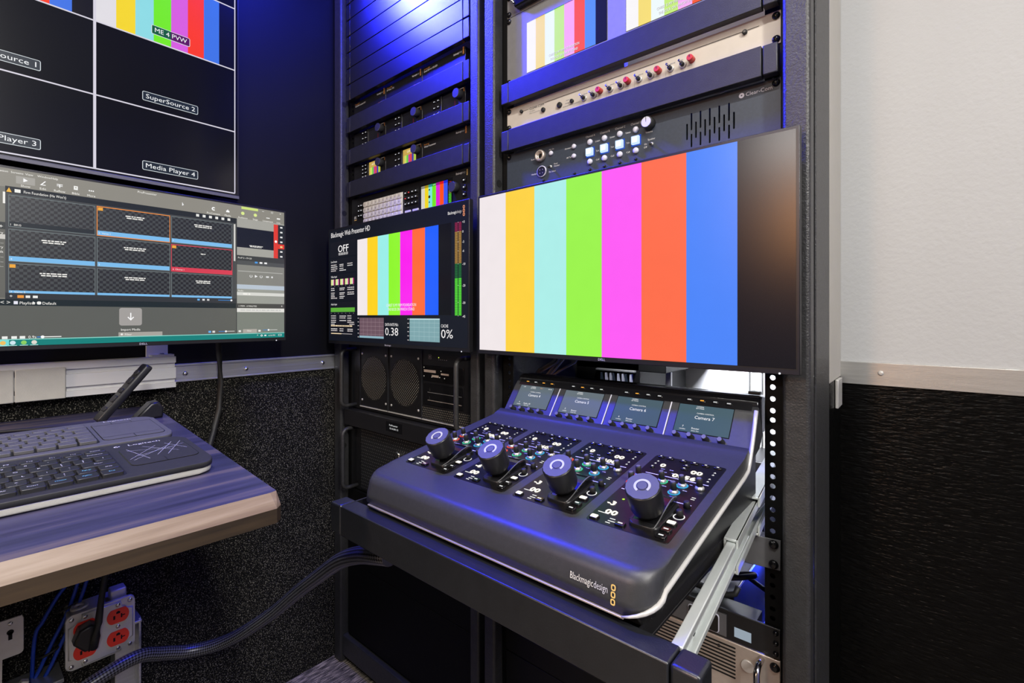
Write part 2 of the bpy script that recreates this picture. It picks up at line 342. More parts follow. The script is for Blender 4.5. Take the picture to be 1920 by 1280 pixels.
    def logo(s, F, u1, v, h, w, m1='white', m2='greyprint', m3='orange', hc=2.6):
        """word mark ending at u1 with the stacked chain after it"""
        s.chain(F, u1 - h * 0.35, v - h * 0.9, h * hc, w, m3)
        a = u1 - h * 1.1; s.text(F, 'design', a, v, h, w, m2, 'r', 0.62); x = glyphs('design')
        s.text(F, 'Blackmagic', a - (x[3] - x[2]) * h * 0.62 - h * 0.06, v, h, w, m1, 'r', 0.68)
    def build(s, name, parent=None, origin=None, label=None, cat=None, group=None, kind=None):
        org = ORG[parent] if parent is not None else Vector(origin if origin is not None else (0, 0, 0))
        bmesh.ops.recalc_face_normals(s.bm, faces=[f for f in s.bm.faces])
        bmesh.ops.translate(s.bm, verts=s.bm.verts, vec=-org)
        me = bpy.data.meshes.new(name); s.bm.to_mesh(me); s.bm.free()
        for m in s.ml: me.materials.append(m)
        o = bpy.data.objects.new(name, me); COL.objects.link(o)
        if parent is not None: o.parent = parent
        else: o.location = org
        ORG[o] = org; tag(o, label, cat, group, kind); return o
def tag(o, label=None, cat=None, group=None, kind=None):
    for k, v in (('label', label), ('category', cat), ('group', group), ('kind', kind)):
        if v: o[k] = v
def thing(name, label, cat, loc, group=None):
    o = bpy.data.objects.new(name, None); o.empty_display_size = 0.02; COL.objects.link(o); o.location = loc
    ORG[o] = Vector(loc); tag(o, label, cat, group); return o
def spin(o, ang):
    """turn a finished thing about the vertical through its base"""
    o.rotation_euler = (0, 0, math.radians(ang))
def bars(mb, F, u0, u1, v0, v1, w, cols):
    n = len(cols); d = (u1 - u0) / n
    for i, c in enumerate(cols): mb.rect(F, u0 + i * d, u0 + (i + 1) * d, v0, v1, w, em(c) if isinstance(c, str) else c)
def words(mb, F, u0, u1, v, h, w, m, seed=1):
    """a line of tiny lettering too small to read: word-sized dashes"""
    r = random.Random(seed); u = u0
    while u < u1 - h:
        l = min(h * r.uniform(1.2, 4.2), u1 - u); mb.rect(F, u, u + l, v, v + h, w, m); u += l + h * 0.55
BARS = ['#f2e9ea', '#ffd43e', '#aef0ea', '#9cf54a', '#ff5cf6', '#ff6e48', '#4a86fb', '#08080b']
U = 0.04445
# ------------------------------------------------------------------ the setting
FT = front(0)
def struct(name, mb, label=None): return mb.build(name, None, (0, 0, 0), label, None, None, 'structure')
WX = -1.275
mb = MB(); mb.bx(-1.4, 1.3, -3.3, 0.66, -0.05, 0, 'floor'); struct('floor', mb)
mb = MB(); mb.bx(-1.4, 1.3, -3.3, 0.66, 2.15, 2.2, 'ceil'); struct('ceiling', mb)
mb = MB(); mb.bx(WX - 0.05, WX, -3.25, 0.62, 0.834, 2.15, 'navy'); mb.bx(WX - 0.05, WX, -3.25, 0.62, 0, 0.834, 'carpetwall'); struct('wall_left', mb, 'dark navy wall above black speckled carpet panel')
mb = MB(); mb.bx(-0.125, 1.25, 0.262, 0.32, 0.885, 2.15, 'whitewall'); mb.bx(-0.125, 1.25, 0.262, 0.32, 0, 0.885, 'blackwall')
mb.bx(-0.125, -0.1085, 0.136, 0.2615, 0.86, 2.15, 'beigeside'); mb.bx(-0.125, -0.1085, 0.136, 0.2615, 0, 0.86, 'blackwall')
struct('wall_right', mb, 'white wall above black pebbled panel')
mb = MB(); mb.bx(-1.275, 0, 0.6, 0.65, 0, 2.15, 'whitepanel'); struct('wall_back', mb)
mb = MB(); mb.bx(-1.4, 1.3, -3.3, -3.25, 0, 2.15, 'greywall'); struct('wall_rear', mb)
mb = MB(); mb.bx(1.25, 1.3, -3.25, 0.3, 0, 2.15, 'greywall'); struct('wall_side', mb)
# aluminium rails
mb = MB(); mb.bx(WX, WX + 0.003, -2.2, 0.03, 0.8134, 0.8535, 'alu')
mb.bx(WX, WX + 0.0065, -2.2, 0.03, 0.8480, 0.8538, 'alu', 0.001); mb.bx(WX, WX + 0.006, -2.2, 0.03, 0.8128, 0.8165, 'alu', 0.001); mb.bx(WX, WX + 0.0036, -2.2, 0.03, 0.8305, 0.8312, 'alu')
tr = struct('trim_1', mb, 'aluminium rail along left wall')
for y in (-0.369, -0.2404, -0.0407):
    mb = MB(); mb.lathe(left(WX), y, 0.831, [(0.0058, 0.003), (0.0055, 0.0045), (0.0035, 0.0068), (0.001, 0.0072)], 'steel', 14); mb.build('screw', tr)
mb = MB(); mb.bx(-0.118, 1.25, 0.2585, 0.262, 0.848, 0.885, 'alux', 0.0008); tr = struct('trim_2', mb, 'aluminium rail along right wall')
mb = MB(); mb.lathe(front(0.2585), -0.0545, 0.8685, [(0.004, 0), (0.004, 0.001), (0.002, 0.0022)], 'zinc', 12); mb.build('screw', tr)

# ------------------------------------------------------------------ equipment racks
def rack(name, label, x0, x1, lo, ro, rail, fr, base):
    """x0/x1 outer edges, lo/ro inner faces of the posts, rail = mounting plane, fr = front plane"""
    t = thing(name, label, 'rack', ((x0 + x1) / 2, rail, 0))
    for a, b in ((x0, lo), (ro, x1)):
        mb = MB(); mb.bx(a, b, fr, fr + 0.028, 0.0, 2.08, 'rack', 0.005, 3); mb.build('post', t)
    for a, b in ((x0 + 0.001, x0 + 0.004), (x1 - 0.003, x1)):
        mb = MB(); mb.bx(a, b, fr + 0.042, 0.13 if x1 > -0.2 and b == x1 else 0.56, 0.0, 2.08, 'rack', 0.001); mb.build('side_panel', t)
    for a, b, q in ((lo - 0.004, lo + 0.026, lo + 0.0165), (ro - 0.026, ro + 0.004, ro - 0.0165)):
        mb = MB(); z = 0.16; F = front(rail + 0.0045)
        while z < 2.0:
            mb.holed(F, [(a, z), (b, z), (b, z + U), (a, z + U)], [circ(q, z + d, 0.0036, 10) for d in (0.00635, 0.0222, 0.0381)], 0, 0.0025, 'rackdark'); z += U
        mb.bx(a if a < q - 0.02 else b - 0.0025, (a + 0.0025) if a < q - 0.02 else b, rail + 0.0045, rail + 0.035, 0.16, 2.02, 'rackdark'); 
        if x1 > -0.2: mb.bx(a + 0.004, b - 0.004, rail + 0.008, rail + 0.030, 0.43, 0.625, 'rackdark')
        mb.build('mounting_rail', t)
    mb = MB(); mb.bx(lo, ro, fr + 0.006, fr + 0.041, 0.02, 0.076, 'rack', 0.003); mb.build('base_rail', t)
    mb = MB(); mb.bx(x0 + 0.005, x1 - 0.005, fr + 0.03, 0.55, 2.06, 2.075, 'rack'); mb.build('top_plate', t)
    return t
R1 = rack('equipment_rack', 'black steel equipment rack in the corner against the left wall', -1.267, -0.6976, -1.2318, -0.7239, 0.016, -0.010, 0)
R2 = rack('equipment_rack', 'black steel equipment rack beside the white wall holding the pulled out drawer', -0.6684, -0.108, -0.640, -0.1396, 0.0, -0.025, 0)
for z in (1.247, 1.55, 0.60):
    mb = MB(); mb.cyl(left(-1.2318), 0.0015, z, 0.0072, 0.0001, 0.0004, 'hole', n=18); mb.build('post_hole', R1)
mb = MB(); mb.cyl(left(-0.640), -0.0105, 1.222, 0.0075, 0.0001, 0.0004, 'hole', n=18); mb.build('post_hole', R2)
mb = MB(); mb.bx(-0.108, -0.1035, 0.19, 0.235, 0.815, 0.86, 'zinc', 0.001); mb.build('side_latch', R2, label='small metal latch plate')

def cover_bar(name, label, group, cat, x0, x1, y, zc, h, m='bar'):
    """1U cover: long face plate between two end brackets"""
    t = thing(name, label, cat, ((x0 + x1) / 2, y, zc), group); F = front(y)
    mb = MB(); mb.box(F, x0 + 0.0195, x1 - 0.0195, zc - h / 2, zc + h / 2, -0.013, 0, m, 0.0009); mb.build('face_plate', t)
    for a, b in ((x0, x0 + 0.0183), (x1 - 0.0183, x1)):
        mb = MB(); mb.box(F, a, b, zc - h / 2 + 0.0005, zc + h / 2 - 0.0005, -0.0145, -0.0006, m, 0.0016); mb.build('end_bracket', t)
    return t
ORD = ['lowest', 'second', 'third', 'fourth', 'fifth', 'sixth', 'seventh', 'eighth', 'ninth']
for k in range(8):
    lab = 'blue-lit black blank rack panel directly above the three small converters' if k == 0 else '%s blue-lit black blank rack panel counted up from the converters' % ORD[k]
    cover_bar('blank_panel', lab, 'blank panels at the top of the left rack', 'panel', -1.2186, -0.7353, -0.001, 1.5525 + U * (k + 0.5), 0.0428, 'panel')
for z, lab in ((1.4858, 'black cover bar below the three converters in the left rack'), (1.3969, 'black cover bar below the recorders with dark displays in the left rack'), (1.3080, 'black cover bar just above the unit with white letter keys')):
    cover_bar('cover_bar', lab, 'cover bars of the left rack', 'cover bar', -1.2186, -0.7353, -0.001, z, 0.0425)
for z, lab in ((1.3900, 'black cover bar between the two small picture monitors and the ivory intercom panel'), (1.2985, 'black cover bar between the ivory panel and the charcoal intercom')):
    cover_bar('cover_bar', lab, 'cover bars of the right rack', 'cover bar', -0.6279, -0.1458, -0.019, z, 0.0405)

def rack_screw(mb, F, u, v, r=0.0052): mb.lathe(F, u, v, [(r, 0), (r, 0.0012), (r * 0.75, 0.0034), (r * 0.2, 0.0042)], 'gloss', 14)
DX = [-1.2045, -1.0570, -0.9095]; DW = 0.1468
# row of three converters
F1 = front(0.016)
conv = [('12G-SDI to Quad SDI', 'left of the three small converters, titled for twelve-gig to quad output'), ('IP Video 12G', 'middle one of the three small converters, with the shortest title'), ('Quad SDI to 12G-SDI', 'right of the three small converters, titled for quad to twelve-gig output')]
for x, (tx, lab) in zip(DX, conv):
    t = thing('video_converter', lab, 'converter', (x + DW / 2, 0.016, 1.5085), 'converters in the left rack')
    mb = MB(); mb.box(F1, x, x + DW, 1.5085, 1.5500, -0.16, 0, 'device', 0.0012); mb.build('housing', t)
    mb = MB(); mb.text(F1, 'Teranex Mini', x + 0.006, 1.5425, 0.0042, 0.0003, 'orange'); mb.text(F1, tx, x + 0.006, 1.5370, 0.0058, 0.0003, 'white', width=0.048 if len(tx) > 13 else 0.03)
    mb.logo(F1, x + DW - 0.004, 1.5405, 0.0060, 0.0003); mb.rect(F1, x + DW - 0.033, x + DW - 0.024, 1.5175, 1.5195, 0.0003, em('#ff9a2a', 0.9)); words(mb, F1, x + DW - 0.022, x + DW - 0.008, 1.5175, 0.002, 0.0003, M['white'], 3); mb.build('printed_title', t)
    mb = MB(); mb.frame(F1, x + 0.006, x + 0.038, 1.5125, 1.5345, 0.0006, 0.0003, 'black'); mb.rect(F1, x + 0.012, x + 0.024, 1.528, 1.5288, 0.0003, 'black'); mb.build('smart_panel_cover', t)
# recorders
def recorder(x, zb, lab, rows, lcd, grp):
    t = thing('video_recorder', lab, 'recorder', (x + DW / 2, 0.016, zb), grp); F = F1
    mb = MB(); mb.box(F, x, x + DW, zb, zb + 0.0435, -0.16, 0, 'device', 0.001); mb.box(F, x + 0.0665, x + 0.072, zb + 0.001, zb + 0.0425, 0, 0.003, 'plastic', 0.0012); mb.build('housing', t)
    mb = MB(); mb.rect(F, x + 0.006, x + 0.028, zb + 0.022, zb + 0.0226, 0.0003, 'black'); mb.frame(F, x + 0.005, x + 0.030, zb + 0.008, zb + 0.036, 0.0005, 0.0003, 'black'); mb.build('card_slot', t)
    for i in range(2):
        for j in range(rows):
            mb = MB(); u = x + 0.040 + i * 0.0135; v = zb + 0.0075 + j * (0.029 / (rows - 1)); mb.box(F, u, u + 0.0105, v - 0.0026, v + 0.0026, 0, 0.0022, 'gloss', 0.0006)
            mb.rect(F, u + 0.0028, u + 0.0075, v - 0.0009, v + 0.0009, 0.0024, em('#e8e8ee', 0.85)); mb.build('button', t)
    mb = MB()
    if lcd: 
        mb.rect(F, x + 0.073, x + 0.124, zb + 0.005, zb + 0.0405, 0.0004, em('#caa850'))
        bars(mb, F, x + 0.0735, x + 0.115, zb + 0.006, zb + 0.0255, 0.0006, ['#d8c060', '#c8e060', '#68c850', '#d03890', '#d84848', '#3848a8']); mb.text(F, lcd, x + 0.096, zb + 0.0305, 0.008, 0.0006, em('#fff6d8'), 'c')
        mb.rect(F, x + 0.118, x + 0.122, zb + 0.006, zb + 0.026, 0.0006, em('#8ee040'))
    else: mb.rect(F, x + 0.073, x + 0.124, zb + 0.005, zb + 0.0405, 0.0004, em('#141216', 1, 0.15)); mb.rect(F, x + 0.113, x + 0.115, zb + 0.006, zb + 0.02, 0.0006, em('#5a1016'))
    mb.build('display', t)
    mb = MB(); mb.lathe(F, x + 0.130, zb + 0.0285, [(0.0105, 0), (0.0105, 0.013), (0.0098, 0.0145), (0.0098, 0.0145)], 'kbblack', 24); mb.build('jog_knob', t)
    mb = MB(); mb.chain(F, x + 0.1425, zb + 0.033, 0.008, 0.0004, 'orange'); words(mb, F, x + 0.126, x + 0.1405, zb + 0.0405, 0.0014, 0.0004, M['white'], 5); mb.build('printed_title', t)
for x, s in zip(DX, ('left', 'middle', 'right')): recorder(x, 1.4195, '%s recorder of the row whose small displays are dark' % s, 3, None, 'recorders with dark displays')
recorder(DX[0], 1.3305, 'left recorder with colour bars on its small display above the keyboard unit', 4, 'AUTO', 'recorders with colour bar displays')
recorder(DX[1], 1.3305, 'recorder with OFF on its small colour bar display', 3, 'OFF', 'recorders with colour bar displays')
t = thing('stream_encoder', 'black encoder with web presenter title right of the small OFF display', 'encoder', (DX[2] + DW / 2, 0.016, 1.3305)); x = DX[2]
mb = MB(); mb.box(F1, x, x + DW + 0.02, 1.3305, 1.374, -0.0018, 0, 'device', 0.0005); mb.box(F1, x + 0.004, x + DW - 0.004, 1.332, 1.373, -0.16, -0.0015, 'device'); mb.build('housing', t)
mb = MB(); mb.text(F1, 'Blackmagic', x + 0.007, 1.3645, 0.0042, 0.0003, 'orange'); mb.text(F1, 'Web Presenter', x + 0.007, 1.3585, 0.0060, 0.0003, 'white', width=0.042); mb.logo(F1, x + DW + 0.004, 1.3650, 0.0060, 0.0003); mb.frame(F1, x + 0.006, x + 0.045, 1.334, 1.3555, 0.0005, 0.0003, 'black'); mb.build('printed_title', t)
# unit with the white keyboard
t = thing('disk_recorder', 'rack unit with white letter keys and colour bar screen above the web presenter monitor', 'recorder', (-0.977, 0.016, 1.197))
mb = MB(); mb.box(F1, -1.2164, -0.7353, 1.198, 1.2845, -0.0018, 0, 'device', 0.0005); mb.box(F1, -1.195, -0.757, 1.2, 1.283, -0.2, -0.0015, 'device'); mb.build('housing', t)
mb = MB(); mb.box(F1, -1.155, -0.984, 1.205, 1.2685, 0, 0.002, 'wkey', 0.001); mb.build('keyboard_tray', t, label='white key block')
L = ['1234567890', 'QWERTYUIOP', 'ASDFGHJKL:', 'ZXCVBNM,./']
for j, row in enumerate(L):
    for i, ch in enumerate(row):
        mb = MB(); u = -1.1532 + i * 0.0168; v = 1.2535 - j * 0.0152; mb.prism(F1, rr(u, u + 0.0156, v, v + 0.0138, 0.004, 3), 0.002, 0.0052, 'wkey', 0.001); mb.text(F1, ch, u + 0.0078, v + 0.0042, 0.0065, 0.0054, 'black', 'c'); mb.build('key', t)
def sbtn(u, v, m='gloss', lit='#e8e8f0', w_=0.0105, h_=0.0085):
    mb = MB(); mb.box(F1, u, u + w_, v, v + h_, 0, 0.003, m, 0.0008)
    if lit: mb.rect(F1, u + w_ * 0.3, u + w_ * 0.7, v + h_ * 0.36, v + h_ * 0.64, 0.0032, em(lit))
    mb.build('button', t)
for j in range(3):
    for i in range(2): sbtn(-1.184 + i * 0.0125, 1.2575 - j * 0.0135)
    for i in range(4): sbtn(-0.977 + i * 0.0135, 1.2585 - j * 0.0135, 'gloss', '#ff5050' if (j, i) in ((0, 1), (1, 0)) else '#e8e8f0')
    sbtn(-0.7705, 1.2535 - j * 0.0155)
for u in (-0.974, -0.944): sbtn(u, 1.2085, 'wkey', None, 0.022, 0.011)
mb = MB(); mb.rect(F1, -0.9185, -0.803, 1.212, 1.2715, 0.0002, 'gloss'); bars(mb, F1, -0.9134, -0.820, 1.2145, 1.2685, 0.0004, ['#d8d4c8', '#f4d818', '#80e8e0', '#70e818', '#e020d8', '#ff5010', '#3858f0'])
bars(mb, F1, -0.9134, -0.820, 1.2625, 1.2685, 0.0006, ['#8a887e', '#a08810', '#30968e', '#0e9a10', '#9a1090', '#d81018', '#1828d8']); mb.text(F1, '00:00', -0.866, 1.2640, 0.004, 0.0008, em('#ffffff'), 'c')
for a, b in ((1.2565, 0.0022), (1.240, 0.0036), (1.2275, 0.002)): mb.poly(F1, circ(-0.8832, a, b, 14), 0.0007, em('#101214'))
for k in range(14): mb.rect(F1, -0.8165, -0.8075, 1.216 + k * 0.0035, 1.2182 + k * 0.0035, 0.0005, em('#58d028' if k < 6 else ('#788038' if k < 11 else '#801818')))
mb.build('display', t)
mb = MB(); mb.lathe(F1, -0.7925, 1.2455, [(0.0118, 0), (0.0118, 0.012), (0.011, 0.0138)], 'kbblack', 26); mb.build('jog_knob', t)
mb = MB(); mb.logo(F1, -0.7545, 1.2735, 0.0068, 0.0003, m3='yellowp', hc=1.9); mb.text(F1, '8K', -1.204, 1.2285, 0.011, 0.0003, 'white'); mb.rect(F1, -1.204, -1.192, 1.2245, 1.2262, 0.0003, 'yellowp'); mb.build('printed_title', t)

# ------------------------------------------------------------------ monitors
def monitor(name, label, F, u0, u1, v0, v1, grp=None, brand='DELL', arm=0.04, side=0.0042, bot=0.0078):
    c = F.p((u0 + u1) / 2, v0, 0); t = thing(name, label, 'monitor', c, grp)
    mb = MB(); mb.box(F, u0, u1, v0, v1, -0.011, 0, 'bezel', 0.0009)
    mb.build('bezel', t)
    mb = MB(); mb.box(F, u0 + 0.02, u1 - 0.02, v0 + 0.02, v1 - 0.02, -0.033, -0.011, 'plastic', 0.008, 3); mb.build('back_cover', t)
    mb = MB(); mb.box(F, (u0 + u1) / 2 - 0.05, (u0 + u1) / 2 + 0.05, (v0 + v1) / 2 - 0.05, (v0 + v1) / 2 + 0.05, -0.033 - arm, -0.033, 'rack', 0.003); mb.build('mounting_bracket', t)
    mb = MB(); mb.text(F, brand, (u0 + u1) / 2, v0 + 0.0022, 0.0052, 0.0004, 'lens', 'c', 1.1); mb.build('logo', t)
    mb = MB(); mb.cyl(F, u1 - 0.022, v0 + 0.0012, 0.0013, 0, 0.0006, em('#f4f4ff'), n=10); mb.build('power_light', t)
    a, b, e, g = u0 + side, u1 - side, v0 + bot, v1 - side
    return t, (lambda x: a + (b - a) * x), (lambda y: g - (g - e) * y), (a, b, e, g)
FM = front(-0.05)
# large colour bar monitor
t, ax, ay, B = monitor('monitor', 'large flat monitor filled with colour bars in front of the right rack', FM, -0.6590, -0.1150, 0.8882, 1.1923)
mb = MB(); E0 = 0.0003
bars(mb, FM, B[0], B[1], B[2], B[3], E0, BARS); mb.build('screen', t)
# web presenter monitor
t, ax, ay, B = monitor('monitor', 'flat monitor with web presenter page and level meters in front of the left rack', FM, -1.2234, -0.6836, 0.8885, 1.1928, brand='Blackmagic')
mb = MB(); tx = mb; W = em('#f4f0f0'); W2 = em('#c8c0c0'); e1, e2, e3 = 0.0003, 0.0006, 0.0009
mb.rect(FM, B[0], B[1], B[2], B[3], e1, em('#0d121c', 1, 0.3))
mb.rect(FM, ax(0.26), ax(0.91), ay(0.772), ay(0.127), e2, em('#060708'))
bars(mb, FM, ax(0.26), ax(0.837), ay(0.772), ay(0.127), e3, ['#f4eaea', '#ffd420', '#9cf0ea', '#90f82c', '#fb18f0', '#ff6a34', '#1c60ff'])
for (y0, y1) in ((0.112, 0.25), (0.262, 0.392), (0.404, 0.64), (0.652, 0.955)): mb.rect(FM, ax(0.012), ax(0.245), ay(y1), ay(y0), e2, em('#14161f'))
for k in range(5):
    a = 0.02 + k * 0.0438; bars(mb, FM, ax(a), ax(a + 0.038), ay(0.50), ay(0.448), e3, ['#e8e0a0', '#dce890', '#c8f0a0', '#e8d0d8', '#c83070', '#502048'])
mb.rect(FM, ax(0.017), ax(0.237), ay(0.742), ay(0.704), e3, em('#5fae3a'))
mb.rect(FM, ax(0.277), ax(0.47), ay(0.962), ay(0.793), e2, em('#6d5560')); mb.rect(FM, ax(0.277), ax(0.47), ay(0.962), ay(0.945), e3, em('#8fb6c4'))
mb.rect(FM, ax(0.654), ax(0.844), ay(0.968), ay(0.798), e2, em('#7fa6ac')); mb.rect(FM, ax(0.654), ax(0.844), ay(0.806), ay(0.798), e3, em('#c8e8ec'))
for k in range(1, 6):
    for a, b, c in ((0.277, 0.47, '#a08890'), (0.654, 0.844, '#a4c4c8')):
        u = a + (b - a) * k / 6; mb.rect(FM, ax(u) - 0.0003, ax(u) + 0.0003, ay(0.962), ay(0.797), e3, em(c))
        if k < 5: v = 0.797 + 0.166 * k / 5; mb.rect(FM, ax(a), ax(b), ay(v) - 0.0003, ay(v) + 0.0003, e3, em(c))
for k in range(70):
    v = 0.775 - k * 0.0092; c = '#58e038' if k < 28 else ('#1c6a34' if k < 39 else ('#a8803c' if k < 63 else '#8a2048'))
    for u in (0.931, 0.951): mb.rect(FM, ax(u), ax(u + 0.016), ay(v), ay(v - 0.0068), e2, em(c))
tx.text(FM, 'Blackmagic Web Presenter HD', ax(0.02), ay(0.066), 0.0185, e2, W, width=0.182)
tx.text(FM, 'OFF', ax(0.134), ay(0.208), 0.026, e3, W, 'c', width=0.05); tx.text(FM, 'OFF', ax(0.134) + 0.0006, ay(0.208), 0.026, e3, W, 'c', width=0.05); tx.text(FM, '00:00:00:00', ax(0.134), ay(0.236), 0.010, e3, W, 'c', width=0.045)
for s, y in (('Live Stream', 0.296), ('Video Input', 0.432), ('Audio Input', 0.681)): tx.text(FM, s, ax(0.02), ay(y), 0.0075, e3, W, width=0.030)
tx.text(FM, 'DATA RATE Mb/s', ax(0.481), ay(0.858), 0.0095, e2, W, width=0.050); tx.text(FM, '0.38', ax(0.481), ay(0.933), 0.026, e2, W, width=0.050)
tx.text(FM, 'CACHE', ax(0.852), ay(0.861), 0.0095, e2, W, width=0.022); tx.text(FM, '0%', ax(0.852), ay(0.936), 0.026, e2, W, width=0.036)
for s, y in (('+3', 0.135), ('0', 0.2), ('-3', 0.27), ('-6', 0.332), ('-10', 0.422), ('-20', 0.569), ('-30', 0.687), ('-45', 0.78)):
    tx.text(FM, s, ax(0.972), ay(y + 0.01), 0.0068, e2, W); tx.rect(FM, ax(0.9475), ax(0.9505), ay(y), ay(y) + 0.0008, e2, W)
tx.text(FM, 'CHRIST IS MY FIRM FOUNDATION', ax(0.595), ay(0.705), 0.0095, 0.0013, W, 'c', width=0.110); tx.text(FM, 'THE ROCK ON WHICH I STAND', ax(0.595), ay(0.737), 0.0095, 0.0013, W, 'c', width=0.099)
tx.logo(FM, ax(0.986), ay(0.070), 0.0090, e2, W, W2, em('#f09a70'), 2.4)
r_ = 1
for y, xs in ((0.322, (0.02, 0.101, 0.172)), (0.338, (0.02, 0.101, 0.172)), (0.357, (0.02, 0.101)), (0.374, (0.02, 0.101)), (0.533, (0.02, 0.101, 0.172)), (0.549, (0.02, 0.101, 0.172)), (0.575, (0.02, 0.101, 0.172)), (0.590, (0.02, 0.101, 0.172)), (0.607, (0.02, 0.101)), (0.622, (0.02, 0.101)), (0.782, (0.02, 0.101, 0.172)), (0.800, (0.02, 0.101, 0.172)), (0.822, (0.02, 0.101, 0.172)), (0.838, (0.02, 0.172)), (0.855, (0.02, 0.19)), (0.897, (0.02, 0.101, 0.172)), (0.914, (0.02, 0.101, 0.172))):
    for x in xs: r_ += 1; words(tx, FM, ax(x), ax(x + 0.035 + 0.012 * (r_ % 3)), ay(y), 0.0018 if r_ % 2 else 0.0026, e3, W if r_ % 2 else W2, r_)
words(tx, FM, ax(0.02), ax(0.214), ay(0.872), 0.0034, e3, em('#f0d8b0'), 44); tx.rect(FM, ax(0.02), ax(0.118), ay(0.94), ay(0.932), e3, em('#f0d8b0')); tx.rect(FM, ax(0.118), ax(0.214), ay(0.938), ay(0.934), e3, W2)
for k in range(7): tx.rect(FM, ax(0.02 + k * 0.034), ax(0.023 + k * 0.034), ay(0.512), ay(0.508), e3, W2); tx.rect(FM, ax(0.02 + k * 0.034), ax(0.023 + k * 0.034), ay(0.756), ay(0.752), e3, W2)
for k in range(6):
    tx.rect(FM, ax(0.262), ax(0.272), ay(0.80 + k * 0.032), ay(0.794 + k * 0.032), e3, W2); tx.rect(FM, ax(0.64), ax(0.65), ay(0.805 + k * 0.032), ay(0.799 + k * 0.032), e3, W2)
mb.build('screen', t)

# left wall monitor with the presentation program
XD = -1.14; FL = left(XD)
t, ax, ay, B = monitor('monitor', 'flat monitor with slide thumbnails and teal taskbar on the left wall', FL, -0.7458, -0.2024, 0.9037, 1.2063, arm=0.09)
mb = MB(); tx = mb; W = em('#f6f4ee'); G = em('#d8d4c8')
R = lambda x0, x1, y0, y1, w_, c: mb.rect(FL, ax(x0), ax(x1), ay(y1), ay(y0), w_, em(c) if isinstance(c, str) else c)
T = lambda s, x, y, h, m=W, al='l', wd=None, w_=0.0012: tx.text(FL, s, ax(x), ay(y), h, w_, m, al, 1.0, wd)
R(0, 1, 0, 1, 0.0003, '#8d8a80'); R(0, 0.157, 0.105, 0.73, 0.0006, '#77766d'); R(0, 0.157, 0.305, 0.345, 0.0009, '#3c403e'); R(0, 0.157, 0.345, 0.73, 0.0008, '#66665f'); R(0, 0.157, 0.374, 0.40, 0.001, '#d0cdc6')
R(0.157, 0.806, 0.10, 0.735, 0.0006, '#46494a'); R(0.157, 0.806, 0.10, 0.137, 0.0008, '#20262a'); R(0.157, 0.806, 0.70, 0.735, 0.0011, '#323638'); R(0, 0.806, 0.735, 0.772, 0.0008, '#1b2728'); R(0, 0.806, 0.772, 0.962, 0.0007, '#5d5f59')
R(0, 1, 0.965, 1, 0.0011, '#0f8079'); R(0, 1, 0.961, 0.966, 0.0013, '#8fd8cc'); R(0.13, 0.165, 0.966, 1, 0.0013, '#78dcd8')
R(0.808, 1, 0.095, 0.38, 0.0006, '#a5a49c'); R(0.808, 0.955, 0.163, 0.312, 0.0009, '#0d1424'); R(0.955, 0.973, 0.105, 0.372, 0.0009, '#e23b30'); R(0.973, 1, 0.105, 0.372, 0.0009, '#23282e'); R(0.973, 1, 0.258, 0.295, 0.0011, '#e23b30')
R(0.808, 1, 0.372, 0.412, 0.0008, '#3a3d3e'); R(0.808, 1, 0.412, 0.443, 0.0008, '#4e5152'); R(0.808, 1, 0.443, 0.59, 0.0008, '#85857e'); R(0.808, 1, 0.592, 0.625, 0.0009, '#b8c4d0'); R(0.808, 1, 0.625, 0.735, 0.0008, '#9a9c94'); R(0.808, 1, 0.650, 0.674, 0.0009, '#d8d8d2')
R(0.808, 1, 0.735, 0.771, 0.0009, '#4a4a46'); R(0.808, 1, 0.771, 0.80, 0.0009, '#e4e2dc'); R(0.808, 1, 0.80, 0.962, 0.0008, '#7c8178'); R(0.806, 0.809, 0.10, 0.962, 0.0010, '#3a3c3c')
R(0.180, 0.222, 0.035, 0.078, 0.0006, '#a5a29b'); R(0.826, 0.891, 0.004, 0.022, 0.0008, '#cfe47a')
TC = [(0.165, 0.366), (0.373, 0.578), (0.585, 0.790)]; TR_ = [(0.150, 0.325), (0.343, 0.52), (0.536, 0.70)]
for r in range(3):
    for c in range(3):
        x0, x1 = TC[c]; y0, y1 = TR_[r]; k = r * 3 + c
        fc = '#f0903c' if k == 1 else ('#d84050' if k == 5 else '#8a9898'); bc = '#2a3033' if k == 0 else ('#d83c50' if k == 5 else '#7cbcec')
        if k in (1, 5): R(x0 - 0.002, x1 + 0.002, y0 - 0.005, y1 + 0.005, 0.0008, fc)
        else: R(x0 - 0.0008, x1 + 0.0008, y0 - 0.002, y1 + 0.002, 0.0008, fc)
        R(x0, x1, y0, y1, 0.0009, M['check']); R(x0, x1, y1 - (0.027 if r < 2 else 0.014), y1, 0.0011, bc)
        if k: 
            xm = (x0 + x1) / 2; wdt = (0.0, 0.054, 0.06, 0.058, 0.064, 0.016, 0.066, 0.06, 0.05)[k]
            for q in range(2 if k != 5 else 1): words(tx, FL, ax(xm - wdt / 2 + q * 0.003), ax(xm + wdt / 2), ay(y0 + (0.05 if r else 0.04) + q * 0.012), 0.0019, 0.0012, W, 20 + k * 2 + q)
        if k in (1, 5, 6): R(x0 + 0.001, x0 + 0.014, y0 + 0.003, y0 + 0.022, 0.0012, '#f0a838')
for s, x in (('1  BKG', 0.168),): T(s, x, 0.32, 0.0045)
T('2  Verse 1', 0.376, 0.318, 0.0042); T('3', 0.588, 0.316, 0.0042); T('4', 0.168, 0.514, 0.0042); T('5', 0.376, 0.514, 0.0042); T('6  Chorus 1', 0.588, 0.514, 0.0042); T('7  Verse 2', 0.168, 0.700, 0.0042)
